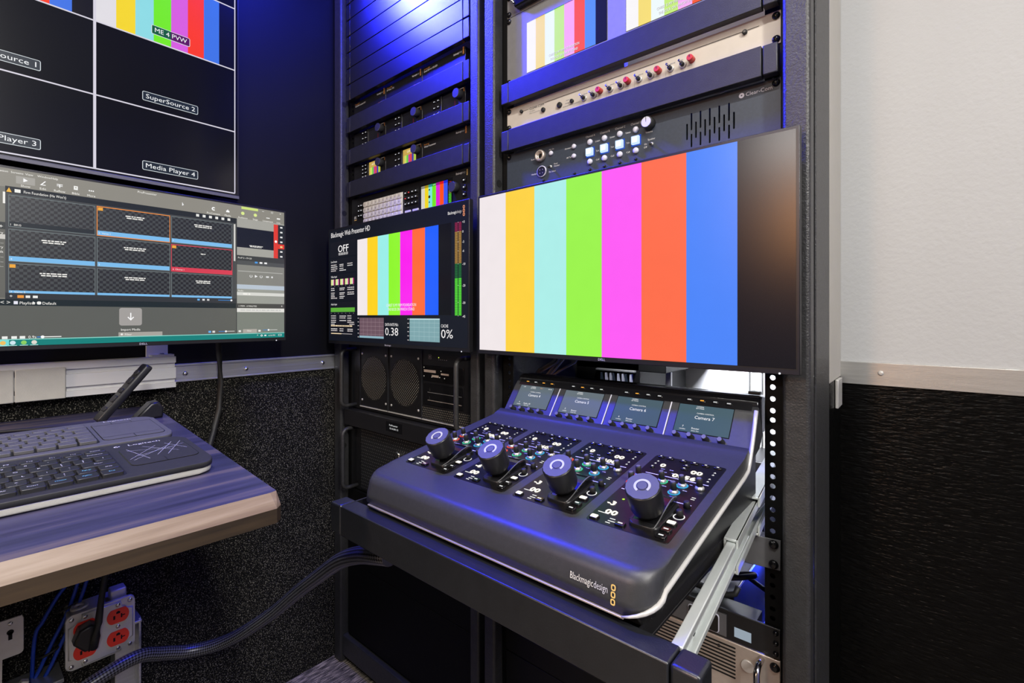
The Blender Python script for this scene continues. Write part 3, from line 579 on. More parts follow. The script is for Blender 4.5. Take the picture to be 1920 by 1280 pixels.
for s, x in (('Presentation', 0.163), ('Screens', 0.169), ('View', 0.2), ('Window', 0.227), ('Help', 0.259)): T(s, x, 0.024, 0.0047, W, 'r' if s[0] == 'P' else 'l')
for s, x in (('Show', 0.201), ('Edit', 0.240), ('Reflow', 0.279), ('Bible', 0.318), ('More', 0.357), ('ProContent', 0.724), ('Media', 0.775), ('Audience', 0.831), ('Stage', 0.880), ('Livestream', 0.931), ('Live', 0.975)): T(s, x, 0.094, 0.0052, W, 'c')
T('ProPresenter', 0.483, 0.024, 0.0056)
T("Firm Foundation (He Won't)", 0.197, 0.13, 0.0066, W, 'l', 0.052)
P_ = lambda pts, m, w_=0.0012: mb.poly(FL, [(ax(x), ay(y)) for x, y in pts], w_, em(m) if isinstance(m, str) else m)
P_([(0.159, 0.133), (0.171, 0.133), (0.165, 0.107)], '#f0b840'); R(0.177, 0.190, 0.112, 0.131, 0.0012, '#f0f0ea')
P_([(0.196, 0.044), (0.196, 0.066), (0.206, 0.055)], '#ffffff'); P_([(0.233, 0.068), (0.246, 0.068), (0.246, 0.064), (0.238, 0.064), (0.247, 0.044), (0.244, 0.043)], '#ffffff')
R(0.272, 0.286, 0.047, 0.051, 0.0012, '#ffffff'); R(0.278, 0.280, 0.051, 0.068, 0.0012, '#ffffff'); R(0.272, 0.286, 0.056, 0.059, 0.0012, '#ffffff'); R(0.313, 0.323, 0.043, 0.066, 0.0012, '#f4f4f0'); R(0.316, 0.320, 0.05, 0.056, 0.0013, '#a0a090')
for k in range(3): mb.poly(FL, circ(ax(0.352 + k * 0.005), ay(0.058), 0.0011, 8), 0.0012, em('#ffffff'))
mb.ring(FL, ax(0.724), ay(0.054), 0.0015, 0.0036, 0.0012, em('#ffffff'), 40, 320, 16); R(0.769, 0.781, 0.052, 0.064, 0.0012, '#ffffff'); P_([(0.772, 0.052), (0.778, 0.052), (0.775, 0.042)], '#ffffff')
for x in (0.831, 0.880): mb.poly(FL, circ(ax(x), ay(0.055), 0.0036, 16), 0.0012, em('#dcec90'))
R(0.924, 0.938, 0.060, 0.066, 0.0012, '#f4f4f0'); R(0.968, 0.982, 0.052, 0.062, 0.0012, '#f4f4f0')
R(0.907, 0.915, 0.016, 0.0185, 0.0012, '#f4f4f0'); mb.frame(FL, ax(0.944), ax(0.952), ay(0.022), ay(0.010), 0.0005, 0.0012, em('#f4f4f0')); T('x', 0.983, 0.02, 0.006, W, 'c')
for k in range(6): R(0.664 + k * 0.022, 0.674 + k * 0.022, 0.108, 0.126, 0.0012, '#e8e8e4')
R(0.797, 0.803, 0.145, 0.42, 0.0012, '#d4d2cc'); R(0.152, 0.157, 0.135, 0.20, 0.0012, '#f0eee8')
mb.poly(FL, circ(ax(0.964), ay(0.24), 0.0028, 14), 0.0013, em('#ffffff'))
for k in range(7): R(0.982, 0.992, 0.118 + k * 0.0387, 0.130 + k * 0.0387, 0.0013, '#f4e08c' if k == 4 else '#e8e8e8')
words(tx, FL, ax(0.857), ax(0.91), ay(0.296), 0.0017, 0.0012, W, 77); words(tx, FL, ax(0.859), ax(0.905), ay(0.303), 0.0013, 0.0012, W, 78)
T('ProP 2 -19+20', 0.813, 0.397, 0.0048); T('1 ITEM - 4 MINUTES', 0.816, 0.760, 0.0044); T('+', 0.986, 0.76, 0.007)
T('Audio', 0.813, 0.644, 0.0045); words(tx, FL, ax(0.832), ax(0.86), ay(0.668), 0.003, 0.0012, W, 5); words(tx, FL, ax(0.822), ax(0.985), ay(0.79), 0.0028, 0.0012, em('#c8c8c4'), 6)
for k, c in enumerate(('#4a9ce8', '#f0f0f0', '#f0f0f0')): R(0.878 + k * 0.019, 0.889 + k * 0.019, 0.412, 0.425, 0.0012, c)
mb.ring(FL, ax(0.863), ay(0.525), 0.002, 0.003, 0.0012, em('#f0f0f0'), 120, 420, 14); P_([(0.878, 0.514), (0.878, 0.536), (0.889, 0.525)], '#f0f0f0'); mb.ring(FL, ax(0.903), ay(0.525), 0.002, 0.003, 0.0012, em('#f0f0f0'), 120, 420, 14); R(0.923, 0.935, 0.519, 0.531, 0.0012, '#e0e0e0'); mb.poly(FL, circ(ax(0.948), ay(0.525), 0.0022, 10), 0.0012, em('#e0e0e0'))
R(0.813, 0.993, 0.488, 0.494, 0.0010, '#b0b0aa')
T('Library', 0.153, 0.372, 0.0058, W, 'r')
for s, y in (('>...', 0.425), ('Library', 0.452), ('Default', 0.478), ('>...', 0.503), ('D...', 0.53), ('Soft...', 0.556)): T(s, 0.153, y, 0.0056, W, 'r')
T('+', 0.148, 0.34, 0.009, W, 'c'); T('+', 0.166, 0.727, 0.0075); R(0.183, 0.197, 0.712, 0.728, 0.0013, '#f09a38'); R(0.201, 0.211, 0.713, 0.727, 0.0013, '#f0f0ec'); R(0.217, 0.228, 0.713, 0.727, 0.0013, '#f0f0ec')
T('<', 0.147, 0.764, 0.0085); T('>', 0.160, 0.764, 0.0085); T('Playlists', 0.188, 0.764, 0.0066, W, 'l', 0.018); P_([(0.217, 0.746), (0.217, 0.764), (0.223, 0.755)], '#f4f4f0'); T('Default', 0.239, 0.764, 0.0066, W, 'l', 0.017); R(0.175, 0.184, 0.746, 0.764, 0.0013, '#e8e8f4'); mb.prism(FL, rr(ax(0.226), ax(0.236), ay(0.764), ay(0.746), 0.002, 3), 0.001, 0.0013, em('#f4f4f0'))
mb.prism(FL, rr(ax(0.431), ax(0.495), ay(0.892), ay(0.778), 0.004, 4), 0.0008, 0.0011, em('#a39f9b')); T('Import Media', 0.463, 0.925, 0.0060, W, 'c', 0.029)
R(0.4615, 0.4645, 0.81, 0.85, 0.0013, '#ffffff'); P_([(0.463, 0.860), (0.4535, 0.838), (0.456, 0.835), (0.463, 0.851), (0.470, 0.835), (0.4725, 0.838)], '#ffffff', 0.0013)
R(0.429, 0.556, 0.935, 0.961, 0.0010, '#a8a49c'); T('Filter', 0.447, 0.955, 0.0050); mb.poly(FL, circ(ax(0.438), ay(0.948), 0.0018, 10), 0.0012, em('#f0f0ec'))
for x in (0.150, 0.170, 0.188): R(x, x + 0.012, 0.945, 0.960, 0.0012, '#f0f0ec')
T('0.9s', 0.207, 0.959, 0.0062); R(0.226, 0.24, 0.950, 0.955, 0.0012, '#3a8ad8'); R(0.24, 0.283, 0.950, 0.955, 0.0012, '#f0f0ec'); mb.poly(FL, circ(ax(0.239), ay(0.9525), 0.0024, 12), 0.0014, em('#ffffff'))
for a, b, c, y in ((0.74, 0.79, 0.788, 0.714), (0.742, 0.80, 0.768, 0.943), (0.911, 0.97, 0.933, 0.939)):
    R(a, c, y - 0.002, y + 0.002, 0.0013, '#3a8ad8'); R(c, b, y - 0.002, y + 0.002, 0.0013, '#d8d8d4'); mb.poly(FL, circ(ax(c), ay(y), 0.0020, 12), 0.0015, em('#ffffff'))
for x, c in ((0.668, '#6ab4f0'), (0.685, '#e8e8e8'), (0.701, '#d0d0d0')): R(x, x + 0.008, 0.708, 0.72, 0.0013, c)
for x, c in ((0.706, '#6ab4f0'), (0.720, '#e0e0dc'), (0.815, '#e8e8e4'), (0.892, '#f0f0ec')): R(x, x + 0.009, 0.937, 0.951, 0.0013, c)
R(0.832, 0.886, 0.930, 0.958, 0.0011, '#b0aaa2'); T('Filter', 0.848, 0.948, 0.0046)
for x, c in ((0.152, '#f0c060'), (0.173, '#cfe8f0'), (0.197, '#8cd060'), (0.22, '#e0dcd0')): mb.poly(FL, circ(ax(x), ay(0.982), 0.0034, 14), 0.0016, em(c)); R(x - 0.009, x + 0.009, 0.996, 0.999, 0.0016, '#c8f0ec')
T('^', 0.889, 0.987, 0.006, W, 'c'); mb.ring(FL, ax(0.905), ay(0.981), 0.0011, 0.0023, 0.0014, em('#f4f4f4'), 0, 360, 12); R(0.916, 0.924, 0.976, 0.986, 0.0014, '#f4f4f4'); T('6:16 PM', 0.947, 0.987, 0.0046, W, 'c', None, 0.0014); mb.frame(FL, ax(0.974), ax(0.988), ay(0.988), ay(0.974), 0.0007, 0.0014, em('#e8f4f0'))
P_([(0.618, 0.04), (0.618, 0.066), (0.6235, 0.058)], '#f0f0f0')
mb.build('screen', t)

# television above it
FT_ = left(-1.20); t = thing('television', 'large wall television with multiview grid and white divider lines', 'television', (-1.20, -0.78, 1.2285))
mb = MB(); mb.box(FT_, -1.281, -0.282, 1.2285, 1.815, -0.014, 0, 'bezel', 0.001); mb.box(FT_, -1.281, -0.282, 1.2285, 1.2365, -0.012, 0.0016, 'kbgrey', 0.0008); mb.build('bezel', t)
mb = MB(); mb.box(FT_, -1.25, -0.315, 1.26, 1.78, -0.05, -0.014, 'plastic', 0.01, 3); mb.build('back_cover', t)
mb = MB(); mb.box(FT_, -0.9, -0.66, 1.4, 1.64, -0.074, -0.05, 'rack', 0.003); mb.build('mounting_bracket', t)
gy = [-0.2916 - 0.2452 * k for k in range(5)]; gz = [1.2410 + 0.1403 * k for k in range(5)]
mb = MB(); tx = mb; Wg = em('#d8d4e0')
mb.rect(FT_, -1.276, -0.286, 1.2375, 1.811, 0.0003, em('#030304', 1, 0.16))
for c in range(4):
    for r in range(4): mb.rect(FT_, gy[c + 1], gy[c], gz[r], gz[r + 1], 0.0005, em('#050607' if c == 0 else '#0b0d10', 1, 0.16))
for c in (0, 1):
    bars(mb, FT_, gy[c + 1] + 0.002, gy[c] - 0.002, gz[2], gz[3], 0.0007, ['#e2dfe4', '#f6d820', '#8edce4', '#72ec10', '#d85fe0', '#fb3a10', '#3f74e6', '#020305'])
for z in gz: mb.rect(FT_, gy[4], gy[0], z - 0.0013, z + 0.0013, 0.0009, Wg)
for k, y in enumerate(gy): mb.rect(FT_, y - (0.0022 if 0 < k < 4 else 0.0011), y + (0.0022 if 0 < k < 4 else 0.0011), gz[0], gz[4], 0.0010, Wg)
def mlabel(s, c, r, wd, bg):
    yc = (gy[c] + gy[c + 1]) / 2; z0 = gz[r] + 0.0152
    o = rr(yc - wd / 2, yc + wd / 2, z0, z0 + 0.0185, 0.0028, 4); n_ = rr(yc - wd / 2 + 0.0009, yc + wd / 2 - 0.0009, z0 + 0.0009, z0 + 0.0176, 0.0020, 4)
    tx.poly(FT_, o, 0.0011, em('#e8f0f4')); tx.poly(FT_, n_, 0.0013, em(bg)); tx.text(FT_, s, yc, z0 + 0.0052, 0.0128, 0.0016, em('#f4f6f8'), 'c', width=wd - 0.0115)
mlabel('Media Player 4', 0, 0, 0.098, '#1c2630'); mlabel('SuperSource 2', 0, 1, 0.098, '#1c2630'); mlabel('Media Player 3', 1, 0, 0.098, '#2a323a'); mlabel('SuperSource 1', 1, 1, 0.098, '#2a323a'); mlabel('ME 4 PVW', 0, 2, 0.068, '#5a1060')
tx.poly(FT_, rr((gy[0] + gy[1]) / 2 - 0.0331, (gy[0] + gy[1]) / 2 - 0.0005, gz[2] + 0.0161, gz[2] + 0.0328, 0.0016, 3), 0.00145, em('#0c5a34'))
mb.build('screen', t)
# ------------------------------------------------------------------ left wall fittings
t = thing('aluminium_extrusion', 'pale grooved aluminium extrusion on the left wall above the desk', 'rail', (-1.255, -0.395, 0.8065))
FY = Frame((0, -0.395, 0), (-1, 0, 0), (0, 0, 1))      # seen from the corner end: w runs toward +y
z0, hh = 0.8065, 0.0666; xf = 1.240
def zz(f): return z0 + hh * (1 - f)
prof = [(1.2672, z0), (1.2672, z0 + hh)]
for a, b, d in ((0, 0.20, 0), (0.20, 0.35, 0.008), (0.35, 0.71, 0), (0.71, 0.83, 0.008), (0.83, 1, 0)):
    prof += [(xf + d, zz(a)), (xf + d, zz(b))]
mb = MB(); mb.prism(FY, prof, -1.7, 0, 'extr'); mb.build('profile', t)
t = thing('angle_bracket', 'small pale aluminium bracket standing on the extrusion end under the monitor', 'bracket', (-1.25, -0.42, 0.8733))
mb = MB(); mb.bx(-1.262, -1.238, -0.438, -0.3985, 0.8733, 0.8785, 'extr', 0.0008); mb.build('foot_plate', t)
mb = MB(); mb.bx(-1.268, -1.262, -0.443, -0.404, 0.8733, 0.99, 'extr', 0.0008); mb.build('upright_plate', t)
mb = MB(); mb.lathe(TOP, -1.249, -0.419, [(0.005, 0.8785), (0.005, 0.880), (0.003, 0.8815)], 'steel', 14); mb.build('screw', t)
for y1, y0, lab in ((-0.5728, -0.6405, 'cream cover plate on the extrusion, the one nearer the corner'), (-0.6415, -0.80, 'cream cover plate on the extrusion, cut off by the left picture edge')):
    mb = MB(); mb.box(left(-1.2398), y0, y1, 0.8055, 0.8640, 0, 0.0045, 'cream', 0.0015); o = mb.build('cover_plate', None, (-1.2398, (y0 + y1) / 2, 0.8055), lab, 'cover plate', 'cream cover plates on the extrusion')

# desk
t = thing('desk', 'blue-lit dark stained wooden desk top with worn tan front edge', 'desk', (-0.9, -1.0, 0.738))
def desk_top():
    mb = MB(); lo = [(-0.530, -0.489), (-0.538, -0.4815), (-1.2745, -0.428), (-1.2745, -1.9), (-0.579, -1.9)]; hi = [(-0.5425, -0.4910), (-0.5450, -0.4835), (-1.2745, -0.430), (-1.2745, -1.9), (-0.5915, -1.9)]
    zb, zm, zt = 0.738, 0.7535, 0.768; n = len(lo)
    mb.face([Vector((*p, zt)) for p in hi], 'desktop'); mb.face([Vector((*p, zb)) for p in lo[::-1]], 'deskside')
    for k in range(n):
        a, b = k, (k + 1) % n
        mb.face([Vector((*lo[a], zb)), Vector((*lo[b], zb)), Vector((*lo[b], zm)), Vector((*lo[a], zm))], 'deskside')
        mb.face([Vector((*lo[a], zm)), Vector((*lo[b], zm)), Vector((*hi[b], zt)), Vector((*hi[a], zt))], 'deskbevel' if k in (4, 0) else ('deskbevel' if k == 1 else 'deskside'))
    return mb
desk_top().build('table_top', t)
# angle bracket under the desk
t2 = thing('support_bracket', 'aluminium angle post on the left wall behind the electrical box', 'bracket', (-1.26, -0.47, 0.0))
mb = MB(); mb.bx(-1.2745, -1.236, -0.5, -0.4635, 0.0, 0.345, 'alu', 0.001); mb.bx(-1.236, -1.205, -0.468, -0.4635, 0.0, 0.352, 'alu', 0.001); mb.bx(-1.2745, -1.2, -0.5, -0.4635, 0.345, 0.350, 'alu', 0.001); mb.build('angle_post', t2)
mb = MB(); mb.lathe(left(-1.236), -0.478, 0.318, [(0.005, 0), (0.005, 0.001), (0.002, 0.003)], 'steel', 12); mb.build('screw', t2)

# keyboards -----------------------------------------------------
def keyboard(label, xf, yr, tilt, black):
    t = thing('keyboard', label, 'keyboard', (xf, yr - 0.354, 0.7686), 'keyboards on the desk'); a = math.radians(tilt)
    F = Frame((xf, yr - 0.354, 0.7690), (0, 1, 0), (-math.cos(a), 0, math.sin(a))); bm_ = 'kbblack' if black else 'kbgrey'; km = 'kbkey' if black else 'kbgreykey'
    mb = MB()
    mb.prism(F, rr(0.001, 0.353, 0.001, 0.139, 0.018, 6), 0.0005, 0.0075, 'cream' if black else 'kbgrey', 0.002, b0=True, smooth=True); mb.box(F, 0.03, 0.32, 0.105, 0.132, -0.0085, 0.001, 'plastic', 0.003); mb.build('base', t)
    mb = MB(); mb.prism(F, rr(0, 0.354, 0, 0.140, 0.019, 6), 0.0078, 0.0145, bm_, 0.002, 2, smooth=True); mb.build('top_case', t)
    w0 = 0.0146
    mb = MB(); mb.prism(F, rr(0.010, 0.2685, 0.0105, 0.1185, 0.006, 4), w0 - 0.0003, w0 + 0.0002, 'rubber' if black else 'plastic'); mb.build('key_well', t)
    tu0, tu1, tv0, tv1 = (0.277, 0.347, 0.034, 0.112) if black else (0.273, 0.347, 0.018, 0.122)
    mb = MB(); mb.prism(F, rr(tu0, tu1, tv0, tv1, 0.009, 5), w0 - 0.0002, w0 + 0.0003, 'gloss'); mb.prism(F, rr(tu0 + 0.0008, tu1 - 0.0008, tv0 + 0.0008, tv1 - 0.0008, 0.0085, 5), w0, w0 + 0.0006, bm_)
    um = (tu0 + tu1) / 2; mb.rect(F, um - 0.0004, um + 0.0004, tv0, tv0 + 0.016, w0 + 0.0009, 'black')
    if black:
        rnd = random.Random(3)
        for q in ((0.285, 0.105, 0.298, 0.052), (0.283, 0.055, 0.330, 0.098), (0.302, 0.108, 0.332, 0.066), (0.308, 0.062, 0.334, 0.109), (0.290, 0.070, 0.344, 0.094), (0.326, 0.107, 0.342, 0.072), (0.318, 0.058, 0.344, 0.108), (0.284, 0.098, 0.33, 0.082), (0.280, 0.060, 0.315, 0.104)):
            d = Vector((q[2] - q[0], q[3] - q[1])).normalized() * 0.00022; n_ = (-d.y, d.x)
            mb.poly(F, [(q[0] + n_[0], q[1] + n_[1]), (q[2] + n_[0], q[3] + n_[1]), (q[2] - n_[0], q[3] - n_[1]), (q[0] - n_[0], q[1] - n_[1])], w0 + 0.0009, 'lens')
    else:
        mb.rect(F, tu0, tu1, tv0 + 0.016, tv0 + 0.0166, w0 + 0.0009, 'black'); mb.rect(F, tu0, tu1, tv1 - 0.014, tv1 - 0.0133, w0 + 0.0009, 'black')
        for k in (1, 2): u = tu0 + (tu1 - tu0) * k / 3; mb.rect(F, u - 0.0003, u + 0.0003, tv1 - 0.014, tv1, w0 + 0.0009, 'black')
    mb.build('touchpad', t)
    mb = MB(); mb.text(F, 'Logitech', 0.308, 0.123 if black else 0.128, 0.0085, w0 + 0.0004, 'white', 'c', width=0.034)
    if black: mb.ring(F, 0.279, 0.1262, 0.0014, 0.0028, w0 + 0.0004, M['white'], 60, 300, 12); mb.poly(F, circ(0.2815, 0.1262, 0.0012, 10), w0 + 0.0004, 'white')
    mb.build('logo', t)
    rows = [(0.0125, 0.0160, [('End', 1.15), ('PgDn', 1.15), ('Home', 1.15), ('Insert', 1.15), ('Alt', 1.15), ('', 4.2), ('Alt', 1.1), ('win', 1), ('Fn', 1), ('Ctrl', 1.1)]),
            (0.0315, 0.0155, [('Shift', 1.1), ('PgUp', 1.0), ('?', 1), ('>', 1), ('<', 1), ('M', 1), ('N', 1), ('B', 1), ('V', 1), ('C', 1), ('X', 1), ('Z', 1), ('Shift', 1.9)]),
            (0.0500, 0.0155, [('Enter', 1.75), ('"', 1), (';', 1), ('L', 1), ('K', 1), ('J', 1), ('H', 1), ('G', 1), ('F', 1), ('D', 1), ('S', 1), ('A', 1), ('Caps', 1.25)]),
            (0.0685, 0.0155, [('|', 1.0), (']', 1), ('[', 1), ('P', 1), ('O', 1), ('I', 1), ('U', 1), ('Y', 1), ('T', 1), ('R', 1), ('E', 1), ('W', 1), ('Q', 1), ('Tab', 1)]),
            (0.0870, 0.0155, [('Backspace', 1.5), ('=', 1), ('-', 1), ('0', 1), ('9', 1), ('8', 1), ('7', 1), ('6', 1), ('5', 1), ('4', 1), ('3', 1), ('2', 1), ('1', 1), ('`', 0.5)]),
            (0.1055, 0.0095, [('Delete', 1.2)] + [('F%d' % k, 1.02) for k in range(12, 0, -1)] + [('Esc', 0.6)])]
    for v0, hk, row in rows:
        u = 0.2665
        for s, wk in row:
            kw = wk * 0.01815; mb = MB(); mb.prism(F, rr(u - kw + 0.0011, u - 0.0011, v0, v0 + hk, 0.0016, 3), w0 + 0.0001, w0 + 0.0042, km, 0.0008)
            if s:
                c = 'cyanp' if (black and s in ('PgDn', 'PgUp', 'Home', 'End')) else ('white' if black else 'greyprint')
                mb.text(F, s, u - kw / 2, v0 + hk * 0.42, 0.0052 if len(s) < 3 else 0.0036, w0 + 0.0044, c, 'c')
                if black and len(s) == 1 and s in '?><]["': mb.text(F, {'?': '/', '>': '.', '<': ',', ']': '}', '[': '{', '"': "'"}[s], u - kw / 2, v0 + 0.002, 0.0045, w0 + 0.0044, c, 'c')
            mb.build('key', t); u -= kw
    return t
keyboard('black keyboard with scratched touchpad at the front of the desk', -0.666, -0.503, 3.6, True)
keyboard('dark grey keyboard lying behind the black one', -0.862, -0.495, 3.6, False)
# remote leaning on a small dock
Lr = Vector((0, 0.61, 0.79)).normalized(); o_ = Vector((-1.118, -0.548, 0.7755))
Fr = Frame(o_, (1, 0, 0), Lr)      # v along the remote, w toward -y and up
t = thing('remote_control', 'slim black remote control leaning upright behind the grey keyboard', 'remote', (-1.1, -0.548, 0.7685))
mb = MB(); mb.prism(Fr, rr(0, 0.036, 0, 0.118, 0.006, 4), -0.006, 0.006, 'plastic', 0.0025, b0=True, smooth=True); mb.build('body', t)
for k in range(5):
    mb = MB(); v = 0.018 + k * 0.019; mb.prism(Fr, rr(0.007, 0.029, v, v + (0.013 if k % 2 else 0.009), 0.003, 3), 0.0058, 0.0078, 'rubber', 0.0008); mb.build('button', t)
t = thing('charging_dock', 'small black rounded dock block behind the remote control', 'dock', (-1.11, -0.477, 0.7685))
Fd = Frame((-1.13, -0.495, 0.7690), (1, 0, 0), Vector((0, 0.8, 0.6)))
mb = MB(); mb.prism(Frame((-1.135, 0, 0), (0, 1, 0), (0, 0, 1)), [(-0.497, 0.7686), (-0.452, 0.7686), (-0.450, 0.786), (-0.459, 0.799), (-0.471, 0.797)], 0, 0.034, 'plastic', 0.004, 3, b0=True, smooth=False); mb.build('block', t)
mb = MB(); mb.tube([(-1.09, -0.565, 0.7715), (-1.115, -0.60, 0.7715), (-1.14, -0.64, 0.7715), (-1.17, -0.72, 0.7715), (-1.2, -0.9, 0.7715)], 0.0025, 'rubber', 8); mb.build('usb_cable', None, (-1.09, -0.565, 0.7686), 'thin black cord lying on the desk behind the grey keyboard', 'cord')
# monitor cable
mb = MB(); mb.tube([(-1.19, -0.335, 0.99), (-1.205, -0.325, 0.93), (-1.218, -0.317, 0.87), (-1.222, -0.3135, 0.81), (-1.218, -0.318, 0.75), (-1.205, -0.334, 0.70), (-1.19, -0.350, 0.665), (-1.18, -0.365, 0.62), (-1.20, -0.40, 0.52), (-1.22, -0.44, 0.46)], 0.0065, 'rubber', 12)
mb.build('monitor_cable', None, (-1.22, -0.44, 0.46), 'black cable hanging from the left wall monitor past the desk end', 'cable')

# electrical box ------------------------------------------------
t = thing('electrical_box', 'galvanised electrical box with red outlets on the wall under the desk', 'electrical box', (-1.24, -0.528, 0.305))
FB = left(-1.19)
mb = MB(); mb.box(FB, -0.573, -0.483, 0.315, 0.402, -0.075, -0.009, 'zinc', 0.004); mb.build('box', t)
def cover_plate():
    mb = MB(); mb.prism(FB, rr(-0.5785, -0.4765, 0.3075, 0.4095, 0.009, 5), -0.010, -0.0035, 'zinc', 0.002, smooth=False)
    a, b, c, d, e = -0.5755, -0.4795, 0.3105, 0.4065, 0.019
    pts = [(a + e, c), (b - e, c), (b - e, c + e * 0.75), (b, c + e), (b, d - e), (b - e, d - e * 0.75), (b - e, d), (a + e, d), (a + e, d - e * 0.75), (a, d - e), (a, c + e), (a + e, c + e * 0.75)]
    mb.prism(FB, pts, -0.004, 0.0, 'zinc', 0.0022, 3); return mb
cover_plate().build('cover', t)
for cu in (-0.5515, -0.5035):
    for cv in (0.3805, 0.3385):
        mb = MB(); pts = [(cu + x, cv + y) for x, y in [(0.017 * math.cos(math.radians(q)), max(-0.0135, min(0.0135, 0.0172 * math.sin(math.radians(q))))) for q in range(0, 360, 10)]]
        mb.prism(FB, pts, 0, 0.0016, 'red', 0.0006)
        mb.prism(FB, [(cu - 0.0075, cv - 0.005), (cu - 0.0045, cv - 0.005), (cu - 0.0045, cv + 0.002), (cu - 0.0075, cv + 0.002)], 0.0014, 0.0019, 'hole'); mb.rect(FB, cu + 0.004, cu + 0.0062, cv - 0.005, cv + 0.003, 0.0019, 'hole'); mb.rect(FB, cu + 0.0062, cu + 0.0105, cv - 0.002, cv, 0.0019, 'hole')
        mb.poly(FB, [(cu - 0.003, cv + 0.0045), (cu + 0.003, cv + 0.0045), (cu + 0.003, cv + 0.008), (cu, cv + 0.0098), (cu - 0.003, cv + 0.008)], 0.0019, 'hole'); mb.build('outlet', t, label='red outlet')
    for cv in (0.4010, 0.3595, 0.3180):
        mb = MB(); mb.lathe(FB, cu, cv, [(0.0038, 0), (0.0034, 0.001), (0.001, 0.0016)], 'steel', 12); mb.build('screw', t)
for cu, cv in ((-0.5705, 0.4015), (-0.4845, 0.4015), (-0.4845, 0.3155), (-0.5705, 0.3155)):
    mb = MB(); mb.lathe(FB, cu, cv, [(0.0040, -0.0036), (0.0036, -0.0018), (0.001, -0.0012)], 'steel', 12); mb.build('screw', t)
mb = MB(); mb.ring(Frame((0, 0, 0.402), (1, 0, 0), (0, 1, 0)), -1.218, -0.556, 0.009, 0.012, 0.012, M['zinc']); mb.tube([(-1.218 + 0.0105 * math.cos(q * 0.4488), -0.556 + 0.0105 * math.sin(q * 0.4488), 0.410) for q in range(14)], 0.0035, 'zinc', 8, closed=True); mb.build('conduit_ring', t); mb = MB(); mb.bx(-1.232, -1.206, -0.512, -0.487, 0.4, 0.424, 'zinc', 0.003); mb.build('conduit_fitting', t)
t = thing('power_plug', 'black power plug and cord hanging over the left red outlets', 'plug', (-1.17, -0.552, 0.35))
mb = MB(); mb.prism(FB, [(-0.571, 0.366), (-0.563, 0.389), (-0.546, 0.393), (-0.534, 0.385), (-0.534, 0.362), (-0.541, 0.347), (-0.556, 0.347)], 0.002, 0.026, 'plastic', 0.004, 2); mb.build('plug_body', t)
mb = MB(); mb.tube([(-1.165, -0.544, 0.350), (-1.158, -0.541, 0.372), (-1.158, -0.538, 0.395), (-1.165, -0.533, 0.43), (-1.18, -0.522, 0.49), (-1.2, -0.515, 0.58), (-1.23, -0.50, 0.733)], [0.007, 0.0065, 0.006, 0.005, 0.005, 0.005, 0.005], 'rubber', 10); mb.build('cord', t)
# blue network cables with ties
def cab(path, label):
    mb = MB(); P = [Vector(p) for p in path]; Q = []
    for a in range(len(P) - 1):
        p0, p1, p2, p3 = P[max(a - 1, 0)], P[a], P[a + 1], P[min(a + 2, len(P) - 1)]
        for q in range(6):
            s = q / 6; Q.append(0.5 * ((2 * p1) + (p2 - p0) * s + (2 * p0 - 5 * p1 + 4 * p2 - p3) * s * s + (3 * p1 - p0 - 3 * p2 + p3) * s ** 3))
    Q.append(P[-1]); mb.tube(Q, 0.0031, 'blue', 8); return mb.build('network_cable', None, path[-1], label, 'cable', 'blue network cables under the desk')
cab([(-1.25, -0.535, 0.60), (-1.245, -0.555, 0.48), (-1.24, -0.585, 0.432), (-1.24, -0.604, 0.396), (-1.245, -0.615, 0.36), (-1.25, -0.62, 0.2)], 'leftmost blue network cable under the desk')
cab([(-1.245, -0.52, 0.60), (-1.24, -0.555, 0.45), (-1.238, -0.572, 0.395), (-1.238, -0.590, 0.355), (-1.24, -0.606, 0.315), (-1.245, -0.62, 0.27), (-1.25, -0.63, 0.15)], 'middle blue network cable under the desk')
cab([(-1.235, -0.51, 0.60), (-1.232, -0.541, 0.46), (-1.230, -0.560, 0.398), (-1.230, -0.577, 0.355), (-1.232, -0.593, 0.315), (-1.24, -0.612, 0.262), (-1.25, -0.625, 0.15)], 'blue network cable running closest to the electrical box')
for k, (y, z) in enumerate(((-0.571, 0.412), (-0.596, 0.340))):
    mb = MB(); mb.tube([(-1.236 + 0.011 * math.cos(q * math.pi / 6), y + 0.016 * math.sin(q * math.pi / 6), z + 0.005 * math.sin(q * math.pi / 6)) for q in range(12)], 0.0022, 'rubber', 6, closed=True); mb.build('cable_tie', None, (-1.236, y, z), ('upper' if k == 0 else 'lower') + ' black tie around the blue network cables', 'cable tie', 'ties on the blue cables')
t = thing('mounting_plate', 'bent galvanised plate with a keyhole at the left picture edge under the desk', 'bracket', (-1.19, -0.65, 0.35))
mb = MB(); mb.prism(left(-1.195), [(-0.70, 0.325), (-0.6585, 0.325), (-0.6570, 0.436), (-0.634, 0.441), (-0.634, 0.438), (-0.70, 0.445)], -0.002, 0, 'zinc'); mb.prism(left(-1.195), rr(-0.70, -0.632, 0.375, 0.441, 0.006, 3), -0.002, 0.0005, 'zinc', 0.0008); mb.poly(left(-1.195), circ(-0.6485, 0.418, 0.0045, 14), 0.0008, 'hole'); mb.rect(left(-1.195), -0.651, -0.646, 0.405, 0.418, 0.0008, 'hole'); mb.build('plate', t)
mb = MB(); mb.lathe(left(-1.195), -0.6485, 0.433, [(0.0035, 0.0005), (0.003, 0.002), (0.001, 0.0025)], 'steel', 12); mb.build('screw', t)
t = thing('conduit_clip', 'grey notched metal clip below the keyhole plate', 'bracket', (-1.2, -0.65, 0.28))
